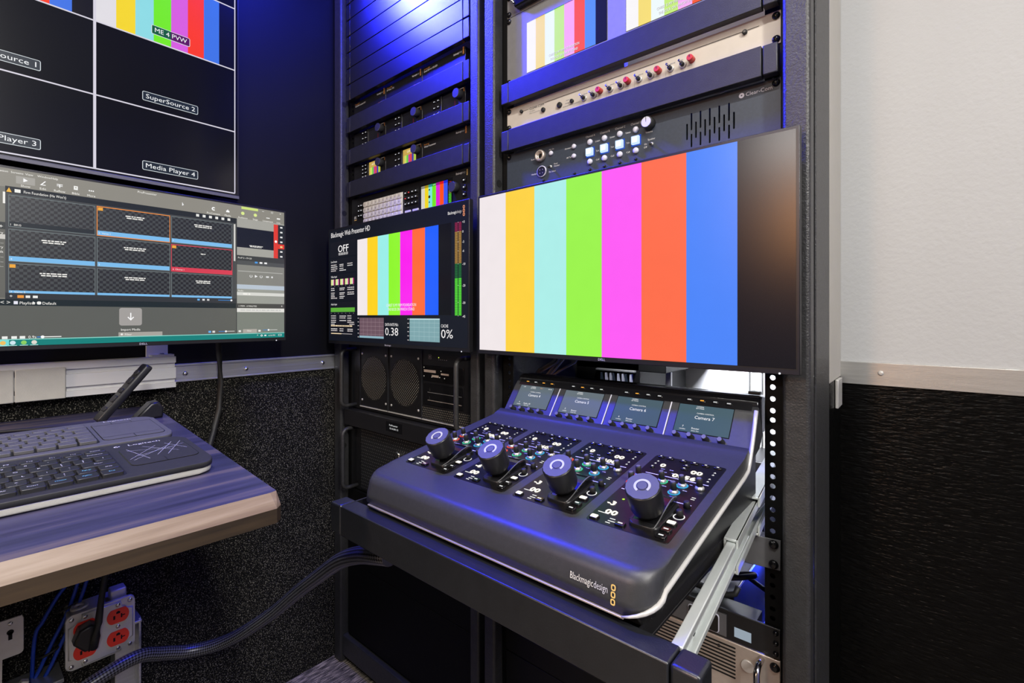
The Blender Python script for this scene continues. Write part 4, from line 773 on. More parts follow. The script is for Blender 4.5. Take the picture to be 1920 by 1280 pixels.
mb = MB(); mb.prism(left(-1.20), [(-0.70, 0.27), (-0.63, 0.27), (-0.625, 0.318), (-0.634, 0.322), (-0.637, 0.318), (-0.645, 0.320), (-0.648, 0.316), (-0.70, 0.316)], -0.01, 0, 'zinc', 0.001); mb.build('clip', t)
mb = MB(); mb.bx(-1.27, -1.2, -0.78, -0.5795, 0.290, 0.297, 'alu', 0.001); mb.build('wall_strut', None, (-1.24, -0.65, 0.29), 'thin aluminium strut low on the left wall left of the electrical box', 'strut')
# braided sleeve
def sleeve():
    pts = [(-0.53, -0.345, 0.648), (-0.56, -0.345, 0.640), (-0.62, -0.3323, 0.6161), (-0.7, -0.3154, 0.5757), (-0.8, -0.2979, 0.5103), (-0.9, -0.2874, 0.4411), (-0.99, -0.2876, 0.3715), (-1.06, -0.3007, 0.3189), (-1.11, -0.3237, 0.2824), (-1.145, -0.3528, 0.2639), (-1.165, -0.3958, 0.2651), (-1.17, -0.4406, 0.2822), (-1.165, -0.4847, 0.2985), (-1.16, -0.56, 0.285), (-1.17, -0.70, 0.23)]
    P = [Vector(p) for p in pts]; Q = []
    for a in range(len(P) - 1):
        p0, p1, p2, p3 = P[max(a - 1, 0)], P[a], P[a + 1], P[min(a + 2, len(P) - 1)]
        for q in range(8):
            s = q / 8; Q.append(0.5 * ((2 * p1) + (p2 - p0) * s + (2 * p0 - 5 * p1 + 4 * p2 - p3) * s * s + (3 * p1 - p0 - 3 * p2 + p3) * s ** 3))
    Q.append(P[-1]); mb = MB(); mb.tube(Q, 0.0125, 'braid', 16); return mb
sleeve().build('cable_sleeve', None, (-1.165, -0.49, 0.28), 'black braided cable sleeve hanging from the drawer to the left wall', 'cable')

# ------------------------------------------------------------------ lower half of the left rack
F6 = front(0.014)
def grip(t, x, y0, y1, z0_, z1_, r=0.0058):
    a = 0.016; pts = [(x, y0, z1_)]
    for q in range(6): th = math.pi / 2 * q / 5; pts.append((x, y1 + a - a * math.sin(th), z1_ - a + a * math.cos(th)))
    for q in range(6): th = math.pi / 2 * q / 5; pts.append((x, y1 + a - a * math.cos(th), z0_ + a - a * math.sin(th)))
    pts.append((x, y0, z0_)); mb = MB(); mb.tube(pts, r, 'rack', 12, 0.9, up=(1, 0, 0)); mb.build('handle', t)
t = thing('server', 'black rack server with two round fan grilles and card reader slots', 'server', (-0.977, 0.014, 0.708))
mb = MB(); mb.box(F6, -1.2164, -0.7353, 0.709, 0.8855, -0.0038, 0, 'device', 0.001); mb.box(F6, -1.195, -0.757, 0.709 + 0.001, 0.8855 - 0.001, -0.45, -0.0035, 'device')
mb.bx(-1.172, -0.765, 0.0115, 0.0142, 0.716, 0.7185, 'zinc'); mb.bx(-1.172, -1.170, 0.0115, 0.0142, 0.716, 0.88, 'panel'); mb.bx(-1.0435, -1.0415, 0.0115, 0.0142, 0.716, 0.88, 'bar'); mb.bx(-0.9085, -0.9065, 0.0115, 0.0142, 0.716, 0.88, 'bar'); mb.build('housing', t)
for u in (-1.1075, -0.9755):
    mb = MB(); mb.cyl(F6, u, 0.797, 0.0575, 0.0, 0.0006, 'fanmesh', n=48); mb.ring(F6, u, 0.797, 0.0565, 0.0592, 0.0009, M['rubber'], n=48)
    for a, b in ((-0.054, -0.062), (0.054, -0.062), (-0.054, 0.062), (0.054, 0.062)): mb.lathe(F6, u + a, 0.797 + b, [(0.0032, 0), (0.003, 0.0012), (0.001, 0.0016)], 'zinc', 10)
    mb.build('fan_grille', t)
mb = MB(); mb.box(F6, -0.902, -0.765, 0.8085, 0.846, 0, 0.002, 'gloss', 0.0008); mb.rect(F6, -0.8985, -0.8560, 0.8295, 0.8355, 0.0024, 'beige'); mb.rect(F6, -0.870, -0.846, 0.8195, 0.8245, 0.0024, 'beige'); mb.rect(F6, -0.838, -0.812, 0.8265, 0.8305, 0.0024, 'beige')
for u, v in ((-0.899, 0.8395), (-0.899, 0.819), (-0.871, 0.8185), (-0.8435, 0.8195), (-0.827, 0.8185), (-0.839, 0.834)): mb.rect(F6, u, u + 0.002, v, v + 0.002, 0.0024, em('#f0e8d8', 0.8))
mb.build('card_reader', t)
mb = MB(); mb.box(F6, -0.902, -0.765, 0.7535, 0.804, 0, 0.002, 'gloss', 0.0008); mb.rect(F6, -0.885, -0.77, 0.7825, 0.7838, 0.0024, 'alux'); mb.rect(F6, -0.885, -0.77, 0.764, 0.7655, 0.0024, 'silver')
for v in (0.7665, 0.7855): mb.poly(F6, [(-0.8795, v), (-0.875, v), (-0.875, v + 0.005), (-0.8772, v + 0.009), (-0.8795, v + 0.005)], 0.0026, 'chrome')
mb.rect(F6, -0.905, -0.765, 0.7500, 0.7518, 0.0024, 'panel'); mb.build('drive_bay', t)
mb = MB(); mb.rect(F6, -0.9055, -0.745, 0.7205, 0.749, 0.0006, 'perf2'); mb.build('vent_panel', t)
mb = MB(); mb.frame(F6, -0.884, -0.8735, 0.861, 0.8705, 0.0008, 0.0005, 'greyprint'); mb.poly(F6, circ(-0.8788, 0.8658, 0.0022, 10), 0.0006, 'greyprint'); mb.poly(F6, circ(-0.848, 0.8655, 0.0014, 10), 0.0006, em('#e8ff60'))
for k in range(5): mb.rect(F6, -0.8485 + k * 0.0065, -0.8465 + k * 0.0065, 0.860, 0.8615, 0.0006, 'greyprint')
mb.build('status_lights', t)
grip(t, -1.193, 0.0142, -0.030, 0.7185, 0.8705); grip(t, -0.743, 0.0142, -0.030, 0.7185, 0.8705)
t = thing('web_presenter_panel', 'slim black rack unit with tiny white text display below the fan server', 'rack unit', (-0.977, 0.0, 0.664))
Fo = front(-0.009); mb = MB(); mb.box(Fo, -1.2164, -0.7353, 0.6645, 0.7070, -0.026, 0, 'panel', 0.0012); mb.box(Fo, -1.195, -0.757, 0.666, 0.7055, -0.3, -0.025, 'panel'); mb.build('housing', t)
mb = MB(); mb.rect(Fo, -1.02, -0.955, 0.6765, 0.7005, 0.0004, em('#040404', 1, 0.1)); mb.text(Fo, 'ProPresenter', -0.9885, 0.6905, 0.0058, 0.0007, em('#e8e8e8'), 'c', width=0.034); mb.text(Fo, '10.10.201.12', -0.9865, 0.6825, 0.0058, 0.0007, em('#e8e8e8'), 'c', width=0.034); mb.build('display', t)
t = thing('server', 'black rack server with finely perforated front and key lock', 'server', (-0.977, 0.014, 0.4865))
mb = MB(); mb.box(F6, -1.2164, -0.7353, 0.4868, 0.6628, -0.0038, 0, 'device', 0.001); mb.box(F6, -1.195, -0.757, 0.4868 + 0.001, 0.6628 - 0.001, -0.45, -0.0035, 'device'); mb.build('housing', t)
mb = MB(); mb.box(F6, -1.165, -0.785, 0.493, 0.657, 0, 0.002, 'perf', 0.0006); mb.build('perforated_door', t)
mb = MB(); mb.lathe(F6, -0.9968, 0.6145, [(0.0095, 0.002), (0.0095, 0.006), (0.0085, 0.008), (0.004, 0.0085)], 'chrome', 24); mb.build('lock', t, label='chrome key lock')
grip(t, -1.186, 0.0142, -0.030, 0.4985, 0.6575); grip(t, -0.75, 0.0142, -0.030, 0.4985, 0.6575)
for a, b, lab in ((0.285, 0.4855, 'tall blank black panel below the perforated server'), (0.082, 0.2835, 'lowest blank black panel of the left rack, above its base rail')):
    mb = MB(); mb.box(front(0.006), -1.2186, -0.7353, a, b, -0.0095, 0, 'rackdark', 0.0012); mb.build('blank_panel', None, (-0.977, 0.006, a), lab, 'panel')
for a, b, lab in ((0.085, 0.305, 'lowest blank black panel under the drawer'), (0.3065, 0.3475, 'narrow blank black panel under the drawer'), (0.349, 0.412, 'blank black panel just below the champagne coloured unit')):
    mb = MB(); mb.box(front(-0.004), -0.6279, -0.1458, a, b, -0.0055, 0, 'rackdark', 0.0010); mb.build('blank_panel', None, (-0.387, -0.004, a), lab, 'panel')
# ------------------------------------------------------------------ upper half of the right rack
X0, X1 = -0.6279, -0.1458
def ears(t, zs, xs=(X0 + 0.0055, X1 - 0.0055), F=FT, r=0.0052):
    for x in xs:
        for z in zs: mb = MB(); rack_screw(mb, F, x, z, r); mb.build('rack_screw', t)
SMALL = ['#fbf8f6', '#f8e070', '#f0fbfa', '#c8f078', '#f8b0f4', '#fb5a24', '#5c92f4', '#14161e']
t = thing('picture_monitor', 'grey rack unit with black glass display at the very top of the right rack', 'monitor', (-0.387, 0, 1.546))
mb = MB(); mb.box(FT, X0, X1, 1.5462, 1.678, -0.0018, 0, 'greyp', 0.0006); mb.build('rack_panel', t)
mb = MB(); mb.box(front(-0.016), -0.598, -0.172, 1.551, 1.676, -0.016, 0, 'gloss', 0.003); mb.build('display', t)
mb = MB(); mb.text(front(-0.016), 'SDI 3', -0.555, 1.566, 0.006, 0.0003, em('#e8f0f0')); mb.build('display_caption', t)
mb = MB(); mb.tube([(-0.617, -0.003, 1.60), (-0.612, -0.012, 1.585), (-0.606, -0.016, 1.57), (-0.598, -0.016, 1.558)], 0.0022, 'chrome', 8); mb.tube([(-0.613, -0.003, 1.615), (-0.606, -0.012, 1.595), (-0.601, -0.016, 1.58)], 0.0022, 'chrome', 8); mb.build('wire_latch', t)
ears(t, (1.5525, 1.585, 1.63))
t = thing('dual_picture_monitor', 'grey rack unit with two small colour bar screens above the upper cover bar', 'monitor', (-0.387, 0, 1.4128))
mb = MB(); mb.box(FT, X0, X1, 1.4128, 1.5455, -0.0018, 0, 'greyp', 0.0006); mb.box(FT, X0 + 0.03, X1 - 0.03, 1.414, 1.5445, -0.06, -0.0015, 'greyp'); mb.build('housing', t)
for a in (-0.5780, -0.3705):
    mb = MB(); mb.rect(FT, a - 0.0005, a + 0.1725, 1.4235, 1.5200, 0.0003, 'gloss'); bars(mb, FT, a, a + 0.172, 1.424, 1.5195, 0.0005, SMALL); bars(mb, FT, a, a + 0.172, 1.5185, 1.5195, 0.0007, ['#c8c8c8', '#c8a818', '#28a8a0', '#28b010', '#b050b0', '#c83810', '#3858b8', '#08080a']); mb.build('screen', t)
    mb = MB(); mb.text(FT, 'CHRIST IS MY FIRM FOUNDATION', a + 0.085, 1.4365, 0.0062, 0.0009, em('#ffffff'), 'c', width=0.066); mb.text(FT, 'THE ROCK ON WHICH I STAND', a + 0.085, 1.4285, 0.0062, 0.0009, em('#ffffff'), 'c', width=0.060)
    mb.text(FT, 'CHRIST IS MY FIRM FOUNDATION', a + 0.0856, 1.4361, 0.0062, 0.0007, em('#60606c'), 'c', width=0.066); mb.text(FT, 'THE ROCK ON WHICH I STAND', a + 0.0856, 1.4281, 0.0062, 0.0007, em('#60606c'), 'c', width=0.060); mb.build('screen_text', t)
ears(t, (1.4195, 1.5388))
# ivory intercom station
t = thing('intercom_controller', 'ivory rack panel with red and black knobs between two cover bars', 'intercom', (-0.387, 0, 1.3237))
mb = MB(); mb.box(FT, X0, X1, 1.3238, 1.3678, -0.0018, 0, 'ivory', 0.0006); mb.box(FT, X0 + 0.03, X1 - 0.03, 1.325, 1.3665, -0.12, -0.0015, 'zinc'); mb.text(FT, 'CLEAR-COM', -0.5715, 1.3515, 0.0062, 0.0003, 'black', width=0.034); mb.text(FT, 'PIC-4000B', -0.5715, 1.3475, 0.0030, 0.0003, 'greyprint'); mb.text(FT, 'IFB Controller', -0.5715, 1.3435, 0.0036, 0.0003, 'greyprint', width=0.026)
mb.rect(FT, -0.594, -0.574, 1.3535, 1.3542, 0.0003, 'black'); mb.rect(FT, -0.5355, -0.172, 1.3555, 1.3562, 0.0003, 'black')
for s, x in (('A', -0.44), ('B', -0.388), ('C', -0.337), ('D', -0.285)):
    for q in range(3): words(mb, FT, x - 0.012 + q * 0.013, x - 0.004 + q * 0.013, 1.3455 - (q == 2) * 0.012, 0.0012, 0.0003, M['greyprint'], q)
    mb.rect(FT, x - 0.019, x - 0.0187, 1.3255, 1.352, 0.0003, 'greyprint')
words(mb, FT, -0.488, -0.478, 1.345, 0.0012, 0.0003, M['greyprint'], 9); words(mb, FT, -0.490, -0.480, 1.340, 0.0012, 0.0003, M['greyprint'], 10); words(mb, FT, -0.495, -0.46, 1.335, 0.0012, 0.0003, M['greyprint'], 11); mb.build('housing', t)
def jack(u, v, r=0.0042):
    mb = MB(); mb.lathe(FT, u, v, [(r, 0), (r, 0.0035), (r * 0.7, 0.0045)], 'rubber', 14); mb.cyl(FT, u, v, r * 0.45, 0.0044, 0.0047, 'chrome', n=10); mb.build('jack', t)
def knob(u, v, col):
    mb = MB(); r = 0.0052
    if col == 'redknob': mb.lathe(FT, u, v, [(r * 0.95, 0), (r * 0.9, 0.010), (r * 0.8, 0.0112)], 'redknob', 18); mb.rect(FT, u - 0.0006, u + 0.0006, v, v + r * 0.7, 0.0115, 'black')
    else:
        mb.lathe(FT, u, v, [(r, 0), (r, 0.002), (r * 0.85, 0.003)], 'zinc', 18); mb.lathe(FT, u, v, [(r * 0.62, 0.003), (r * 0.6, 0.008), (r * 0.5, 0.009)], 'rubber', 14); mb.tube([FT.p(u, v, 0.007), FT.p(u - 0.001, v + 0.002, 0.015)], [0.0013, 0.0017], 'chrome', 8)
    mb.build('knob', t)
jack(-0.538, 1.3425); jack(-0.5015, 1.341, 0.005); jack(-0.475, 1.3405, 0.0035); jack(-0.590, 1.3535, 0.0032)
for a, b, c in ((-0.4498, -0.4306, -0.4182), (-0.399, -0.3794, -0.3665), (-0.3474, -0.3276, -0.3145), (-0.2957, -0.2768, -0.2635)): knob(a, 1.3385, 'k'); knob(b, 1.3378, 'k'); knob(c, 1.341, 'redknob')
ears(t, (1.3300, 1.3615)); jack(-0.19, 1.3535, 0.0032)
# charcoal intercom
t = thing('intercom_station', 'charcoal intercom unit with four glowing square keys above the large monitor', 'intercom', (-0.387, 0, 1.1905))
mb = MB(); holes = []
for k in range(11):
    x = -0.2711 + k * 0.00664
    for a, b in (((1.2238, 1.248),) if k % 2 == 0 else ((1.237, 1.2624), (1.2116, 1.2315))): holes.append(rr(x - 0.00125, x + 0.00125, a, b, 0.0012, 4))
mb.holed(FT, [(X0, 1.1905), (X1, 1.1905), (X1, 1.2788), (X0, 1.2788)], holes, -0.0018, 0, 'intercom'); mb.box(FT, X0 + 0.03, X1 - 0.03, 1.192, 1.277, -0.2, -0.012, 'hole'); ck = [-0.438, -0.4098, -0.3813, -0.3529]
for i, x in enumerate(ck):
    mb.text(FT, 'Channel ' + 'ABCD'[i], x, 1.2685, 0.0048, 0.0003, 'white', 'c', width=0.0185)
    for s, v in (('Listen', 1.2572), ('Talk', 1.2405), ('Call', 1.2255)):
        if i < 3: mb.text(FT, s, x + 0.0142, v, 0.0040, 0.0003, 'white', 'c', width=0.0085 if s == 'Listen' else 0.006)
for s, x, v, al in (('Panel Mic', -0.553, 1.2545, 'r'), ('Mic On', -0.520, 1.2645, 'c'), ('Announce', -0.4752, 1.258, 'r'), ('All Talk', -0.4752, 1.2413, 'r'), ('Volume', -0.331, 1.2495, 'c'), ('Speaker', -0.327, 1.2375, 'c'), ('On', -0.3345, 1.2315, 'r'), ('Off', -0.3345, 1.2265, 'r'), ('Headset', -0.554, 1.2265, 'r'), ('Panel', -0.5145, 1.2365, 'l'), ('Headset', -0.5145, 1.2325, 'l'), ('Mic Select', -0.526, 1.2238, 'l')): mb.text(FT, s, x, v, 0.0040, 0.0003, 'white', al, 0.95)
mb.text(FT, 'Clear-Com', -0.156, 1.2650, 0.0075, 0.0003, 'lens', 'r', width=0.033); mb.ring(FT, -0.1945, 1.2675, 0.001, 0.0036, 0.0003, M['lens'], n=16); mb.build('housing', t)
for x in ck:
    for v in (1.2595, 1.2258):
        mb = MB(); mb.lathe(FT, x, v, [(0.0049, 0), (0.0049, 0.0028), (0.0036, 0.0042), (0.001, 0.0046)], 'lens', 18); mb.build('round_button', t)
    mb = MB(); mb.box(FT, x - 0.0066, x + 0.0066, 1.2357, 1.2489, 0, 0.006, em('#c4dcff', 1.15), 0.0012); mb.box(FT, x - 0.0048, x + 0.0048, 1.2375, 1.2471, 0.0055, 0.0068, em('#ffffff', 1.6), 0.0006); mb.frame(FT, x - 0.0084, x + 0.0084, 1.2339, 1.2507, 0.0016, 0.0004, em('#1458e0', 0.8)); mb.build('talk_key', t, label='glowing blue-white square key')  # emissive blue frame paints the key's halo on the panel
    mb = MB(); mb.lathe(FT, x - 0.0005, 1.2125, [(0.0025, 0), (0.002, 0.003), (0.001, 0.0035)], 'rubber', 10); mb.build('level_screw', t)
for x, v in ((-0.5204, 1.2583), (-0.4706, 1.2595), (-0.4706, 1.2425)):
    mb = MB(); mb.lathe(FT, x, v, [(0.0042, 0), (0.0042, 0.0028), (0.003, 0.004), (0.001, 0.0043)], 'lens', 16); mb.build('round_button', t)
for x in (-0.538, -0.470):
    mb = MB(); mb.lathe(FT, x, 1.2118, [(0.0025, 0), (0.002, 0.003), (0.001, 0.0035)], 'rubber', 10); mb.build('level_screw', t)
mb = MB(); mb.lathe(FT, -0.5435, 1.2580, [(0.0108, 0), (0.0108, 0.006), (0.0098, 0.0075), (0.0072, 0.008), (0.0062, 0.0055), (0.0048, 0.002)], 'silver', 28); mb.cyl(FT, -0.5435, 1.258, 0.0046, 0.0021, 0.0024, 'hole'); mb.build('microphone_jack', t)
mb = MB(); mb.lathe(FT, -0.5415, 1.2290, [(0.0105, 0), (0.0105, 0.0025), (0.0092, 0.0028)], 'lens', 28); mb.cyl(FT, -0.5415, 1.229, 0.0092, 0.0020, 0.0030, 'hole', n=26)
for q in range(4): mb.cyl(FT, -0.5415 + 0.0045 * math.cos(q * 1.57 + 0.8), 1.229 + 0.0045 * math.sin(q * 1.57 + 0.8), 0.0008, 0.003, 0.0034, 'silver', n=8)
mb.build('headset_socket', t)
mb = MB(); mb.lathe(FT, -0.3300, 1.2625, [(0.0098, 0), (0.0094, 0.012), (0.0082, 0.0135)], 'kbblack', 28); mb.cyl(FT, -0.33, 1.2625, 0.0078, 0.0136, 0.0139, 'lens', n=26); mb.rect(FT, -0.3304, -0.3296, 1.2625, 1.2700, 0.0143, 'black'); mb.build('volume_knob', t)
for x, v in ((-0.5215, 1.234), (-0.3262, 1.2305)):
    mb = MB(); mb.lathe(FT, x, v, [(0.0028, 0), (0.0026, 0.002), (0.0016, 0.0028)], 'zinc', 12); mb.tube([FT.p(x, v, 0.002), FT.p(x + 0.001, v - 0.003, 0.010)], [0.0013, 0.0018], 'rubber', 8); mb.build('toggle_switch', t)
ears(t, (1.2722,))

# ------------------------------------------------------------------ inside the right rack
for k, x in enumerate((-0.3305, -0.3017)):
    t = thing('aluminium_upright', ('left' if k == 0 else 'right') + ' slotted aluminium upright on the white panel inside the rack', 'upright', (x, 0.585, 0.64), 'slotted uprights inside the rack')
    mb = MB(); mb.bx(x - 0.0065, x - 0.0022, 0.57, 0.5995, 0.64, 1.6, 'extr', 0.001); mb.bx(x + 0.0022, x + 0.0065, 0.57, 0.5995, 0.64, 1.6, 'extr', 0.001); mb.bx(x - 0.0022, x + 0.0022, 0.582, 0.5995, 0.64, 1.6, 'rackdark'); mb.build('profile', t)
t = thing('rear_rack_unit', 'dark rack unit with upright white fins at the back of the open rack bay', 'rack unit', (-0.54, 0.44, 0.70))
mb = MB(); mb.bx(-0.66, -0.492, 0.30, 0.58, 0.70, 1.05, 'rackdark', 0.002); mb.bx(-0.66, -0.43, 0.30, 0.58, 0.835, 1.05, 'rackdark', 0.002); mb.build('housing', t)
for k in range(8):
    mb = MB(); u = -0.585 + k * 0.0105 + (k % 3) * 0.0015; mb.bx(u, u + 0.0016, 0.287, 0.3005, 0.795, 0.828, 'lens' if k % 3 else 'intercom'); mb.build('fin', t)
mb = MB(); mb.bx(-0.60, -0.50, 0.29, 0.3005, 0.832, 0.8365, 'greyp', 0.001); mb.build('shelf_lip', t)
mb = MB(); mb.bx(-0.492, -0.435, 0.36, 0.54, 0.838, 0.864, 'rackdark', 0.002); mb.bx(-0.452, -0.440, 0.35, 0.36, 0.79, 0.838, 'greyp', 0.001); mb.build('hanging_bracket', None, (-0.46, 0.4, 0.79), 'small grey bracket hanging beside the white panel inside the rack', 'bracket')
for k, (dx, dz) in enumerate(((0, 0), (0.012, 0.004), (0.024, -0.003), (0.006, 0.008))):
    mb = MB(); P = [(-0.585 + dx, 0.12, 0.90), (-0.60 + dx, 0.115, 0.86 + dz), (-0.635 + dx, 0.105, 0.838 + dz), (-0.655 + dx * 1.4, 0.10, 0.815 + dz), (-0.650 + dx * 1.2, 0.10, 0.800 + dz), (-0.632 + dx, 0.105, 0.808 + dz), (-0.61 + dx, 0.115, 0.84 + dz), (-0.575 + dx, 0.13, 0.89)]
    if k == 2: P = [(-0.52, 0.12, 0.90), (-0.545, 0.115, 0.866), (-0.58, 0.11, 0.846), (-0.61, 0.105, 0.825), (-0.63, 0.10, 0.79)]
    mb.tube([Vector(p) for p in P], 0.0026, 'greyp', 8); mb.build('patch_cable', None, P[-1], ('thin black looped cable dangling below the large monitor, %s of the bunch' % ('left', 'middle', 'right', 'rearmost')[k]), 'cable', 'thin cables dangling below the large monitor')
t = thing('vented_chassis', 'beige perforated chassis top lit blue inside the rack behind the console', 'rack unit', (-0.40, 0.36, 0.50))
mb = MB(); mb.bx(-0.62, -0.235, 0.30, 0.43, 0.50, 0.6185, 'device', 0.001); mb.build('chassis', t)
mb = MB(); mb.bx(-0.60, -0.237, 0.325, 0.428, 0.6186, 0.6196, 'beigeperf'); mb.build('perforated_top', t)
mb = MB(); mb.bx(-0.62, -0.20, 0.44, 0.58, 0.50, 0.64, 'device', 0.002); mb.text(front(0.44), '15', -0.245, 0.625, 0.008, 0.0006, 'lens'); mb.build('rear_rack_unit', None, (-0.40, 0.44, 0.5), 'dark rack unit just below the bright white panel inside the rack', 'rack unit')
mb = MB(); mb.bx(-0.62, -0.17, 0.035, 0.55, 0.4135, 0.418, 'shelfgrey'); mb.build('rack_shelf', None, (-0.4, 0.3, 0.4135), 'pale shelf lit bright blue low inside the right rack', 'shelf')
mb = MB(); mb.bx(-0.40, -0.2165, 0.04, 0.30, 0.4185, 0.5465, 'rackdark', 0.0015); mb.bx(-0.398, -0.2185, 0.042, 0.298, 0.5464, 0.5472, 'greyp'); mb.bx(-0.2175, -0.2160, 0.039, 0.30, 0.5440, 0.5475, 'alux'); mb.build('power_supply', None, (-0.3, 0.17, 0.4185), 'dark box with grey top standing in the blue-lit bay beside the drawer slide', 'power supply')
mb = MB(); mb.tube([(-0.215 + 0.022 * math.cos(q * math.pi / 9), 0.062 + 0.02 * math.sin(q * math.pi / 9), 0.566 + 0.010 * math.cos(q * math.pi / 9 + 0.6)) for q in range(18)], 0.0042, 'rubber', 10, closed=True); mb.build('power_cable', None, (-0.215, 0.062, 0.556), 'thick black cord looped above the dark box in the blue-lit bay', 'cord')
mb = MB(); mb.tube([(-0.212, 0.095, 0.5525), (-0.20, 0.085, 0.5535), (-0.185, 0.07, 0.556), (-0.172, 0.055, 0.560)], 0.0036, 'rubber', 10); mb.build('power_cable', None, (-0.212, 0.095, 0.549), 'black cord running from the dark box to the rack rail', 'cord')
mb = MB(); mb.tube([(-0.30, 0.026, 0.552), (-0.25, 0.024, 0.5505), (-0.222, 0.024, 0.551), (-0.210, 0.026, 0.556), (-0.207, 0.030, 0.566)], 0.0042, 'rubber', 10); mb.build('power_cable', None, (-0.25, 0.024, 0.546), 'black cord lying along the top of the orange-lit rack unit', 'cord')
t = thing('power_amplifier', 'black rack unit with orange power symbol and small grey display', 'rack unit', (-0.387, -0.0, 0.5035))
Fa = front(-0.002); mb = MB(); mb.box(Fa, X0, X1, 0.5037, 0.5440, -0.0038, 0, 'device', 0.001); mb.box(Fa, X0 + 0.03, X1 - 0.03, 0.505, 0.5425, -0.034, -0.0035, 'device'); mb.box(Fa, -0.30, -0.213, 0.5060, 0.5385, 0, 0.0015, 'kbgrey', 0.0006); mb.build('housing', t)
mb = MB(); mb.prism(Fa, rr(-0.268, -0.2235, 0.5080, 0.5345, 0.004, 4), 0.0014, 0.003, 'lens', 0.0004); mb.prism(Fa, rr(-0.267, -0.2245, 0.5090, 0.5335, 0.0035, 4), 0.0014, 0.0034, 'gloss'); mb.ring(Fa, -0.2475, 0.5185, 0.0024, 0.0037, 0.0037, em('#ff7030', 1.1), 120, 420, 18); mb.rect(Fa, -0.2479, -0.2471, 0.5185, 0.5225, 0.0037, em('#ff7030', 1.1)); mb.build('power_button', t)
mb = MB(); mb.rect(Fa, -0.2035, -0.1815, 0.5115, 0.5250, 0.0006, em('#9aa8b4', 0.9, 0.2)); mb.build('display', t)
ears(t, (0.5105, 0.5245, 0.538), (X1 - 0.0055,), Fa, 0.0035)
t = thing('workstation', 'champagne aluminium rack unit with slotted grille and bright handle at the bottom right', 'rack unit', (-0.387, -0.003, 0.4180))
Fs = front(-0.003); mb = MB(); mb.box(Fs, X0, X1, 0.4185, 0.5025, -0.0048, 0, 'silver', 0.0012); mb.box(Fs, X0 + 0.03, X1 - 0.03, 0.42, 0.50, -0.034, -0.0045, 'silver'); mb.build('housing', t)
mb = MB()
for k in range(9):
    v = 0.4955 - k * 0.0052; mb.prism(Fs, rr(-0.50, -0.2015, v - 0.0011, v + 0.0011, 0.001, 3), 0, 0.0005, 'hole')
mb.cyl(Fs, -0.224, 0.4905, 0.0022, 0, 0.0012, 'rubber', n=12); mb.build('vent_slots', t, label='dark vent slots')
mb = MB(); mb.lathe(Fs, -0.186, 0.4785, [(0.0085, 0), (0.0085, 0.0012), (0.0078, 0.0022)], 'zinc', 26); mb.build('power_button', t)
mb = MB(); mb.tube([Fs.p(-0.1685, 0.4965, 0.0), Fs.p(-0.1685, 0.4965, 0.018), Fs.p(-0.1685, 0.490, 0.026), Fs.p(-0.1685, 0.432, 0.026), Fs.p(-0.1685, 0.425, 0.018), Fs.p(-0.1685, 0.425, 0)], 0.0042, 'chrome', 12, up=(1, 0, 0)); mb.build('handle', t)
ears(t, (0.4925, 0.461, 0.428), (X1 - 0.0065,), Fs, 0.0062)

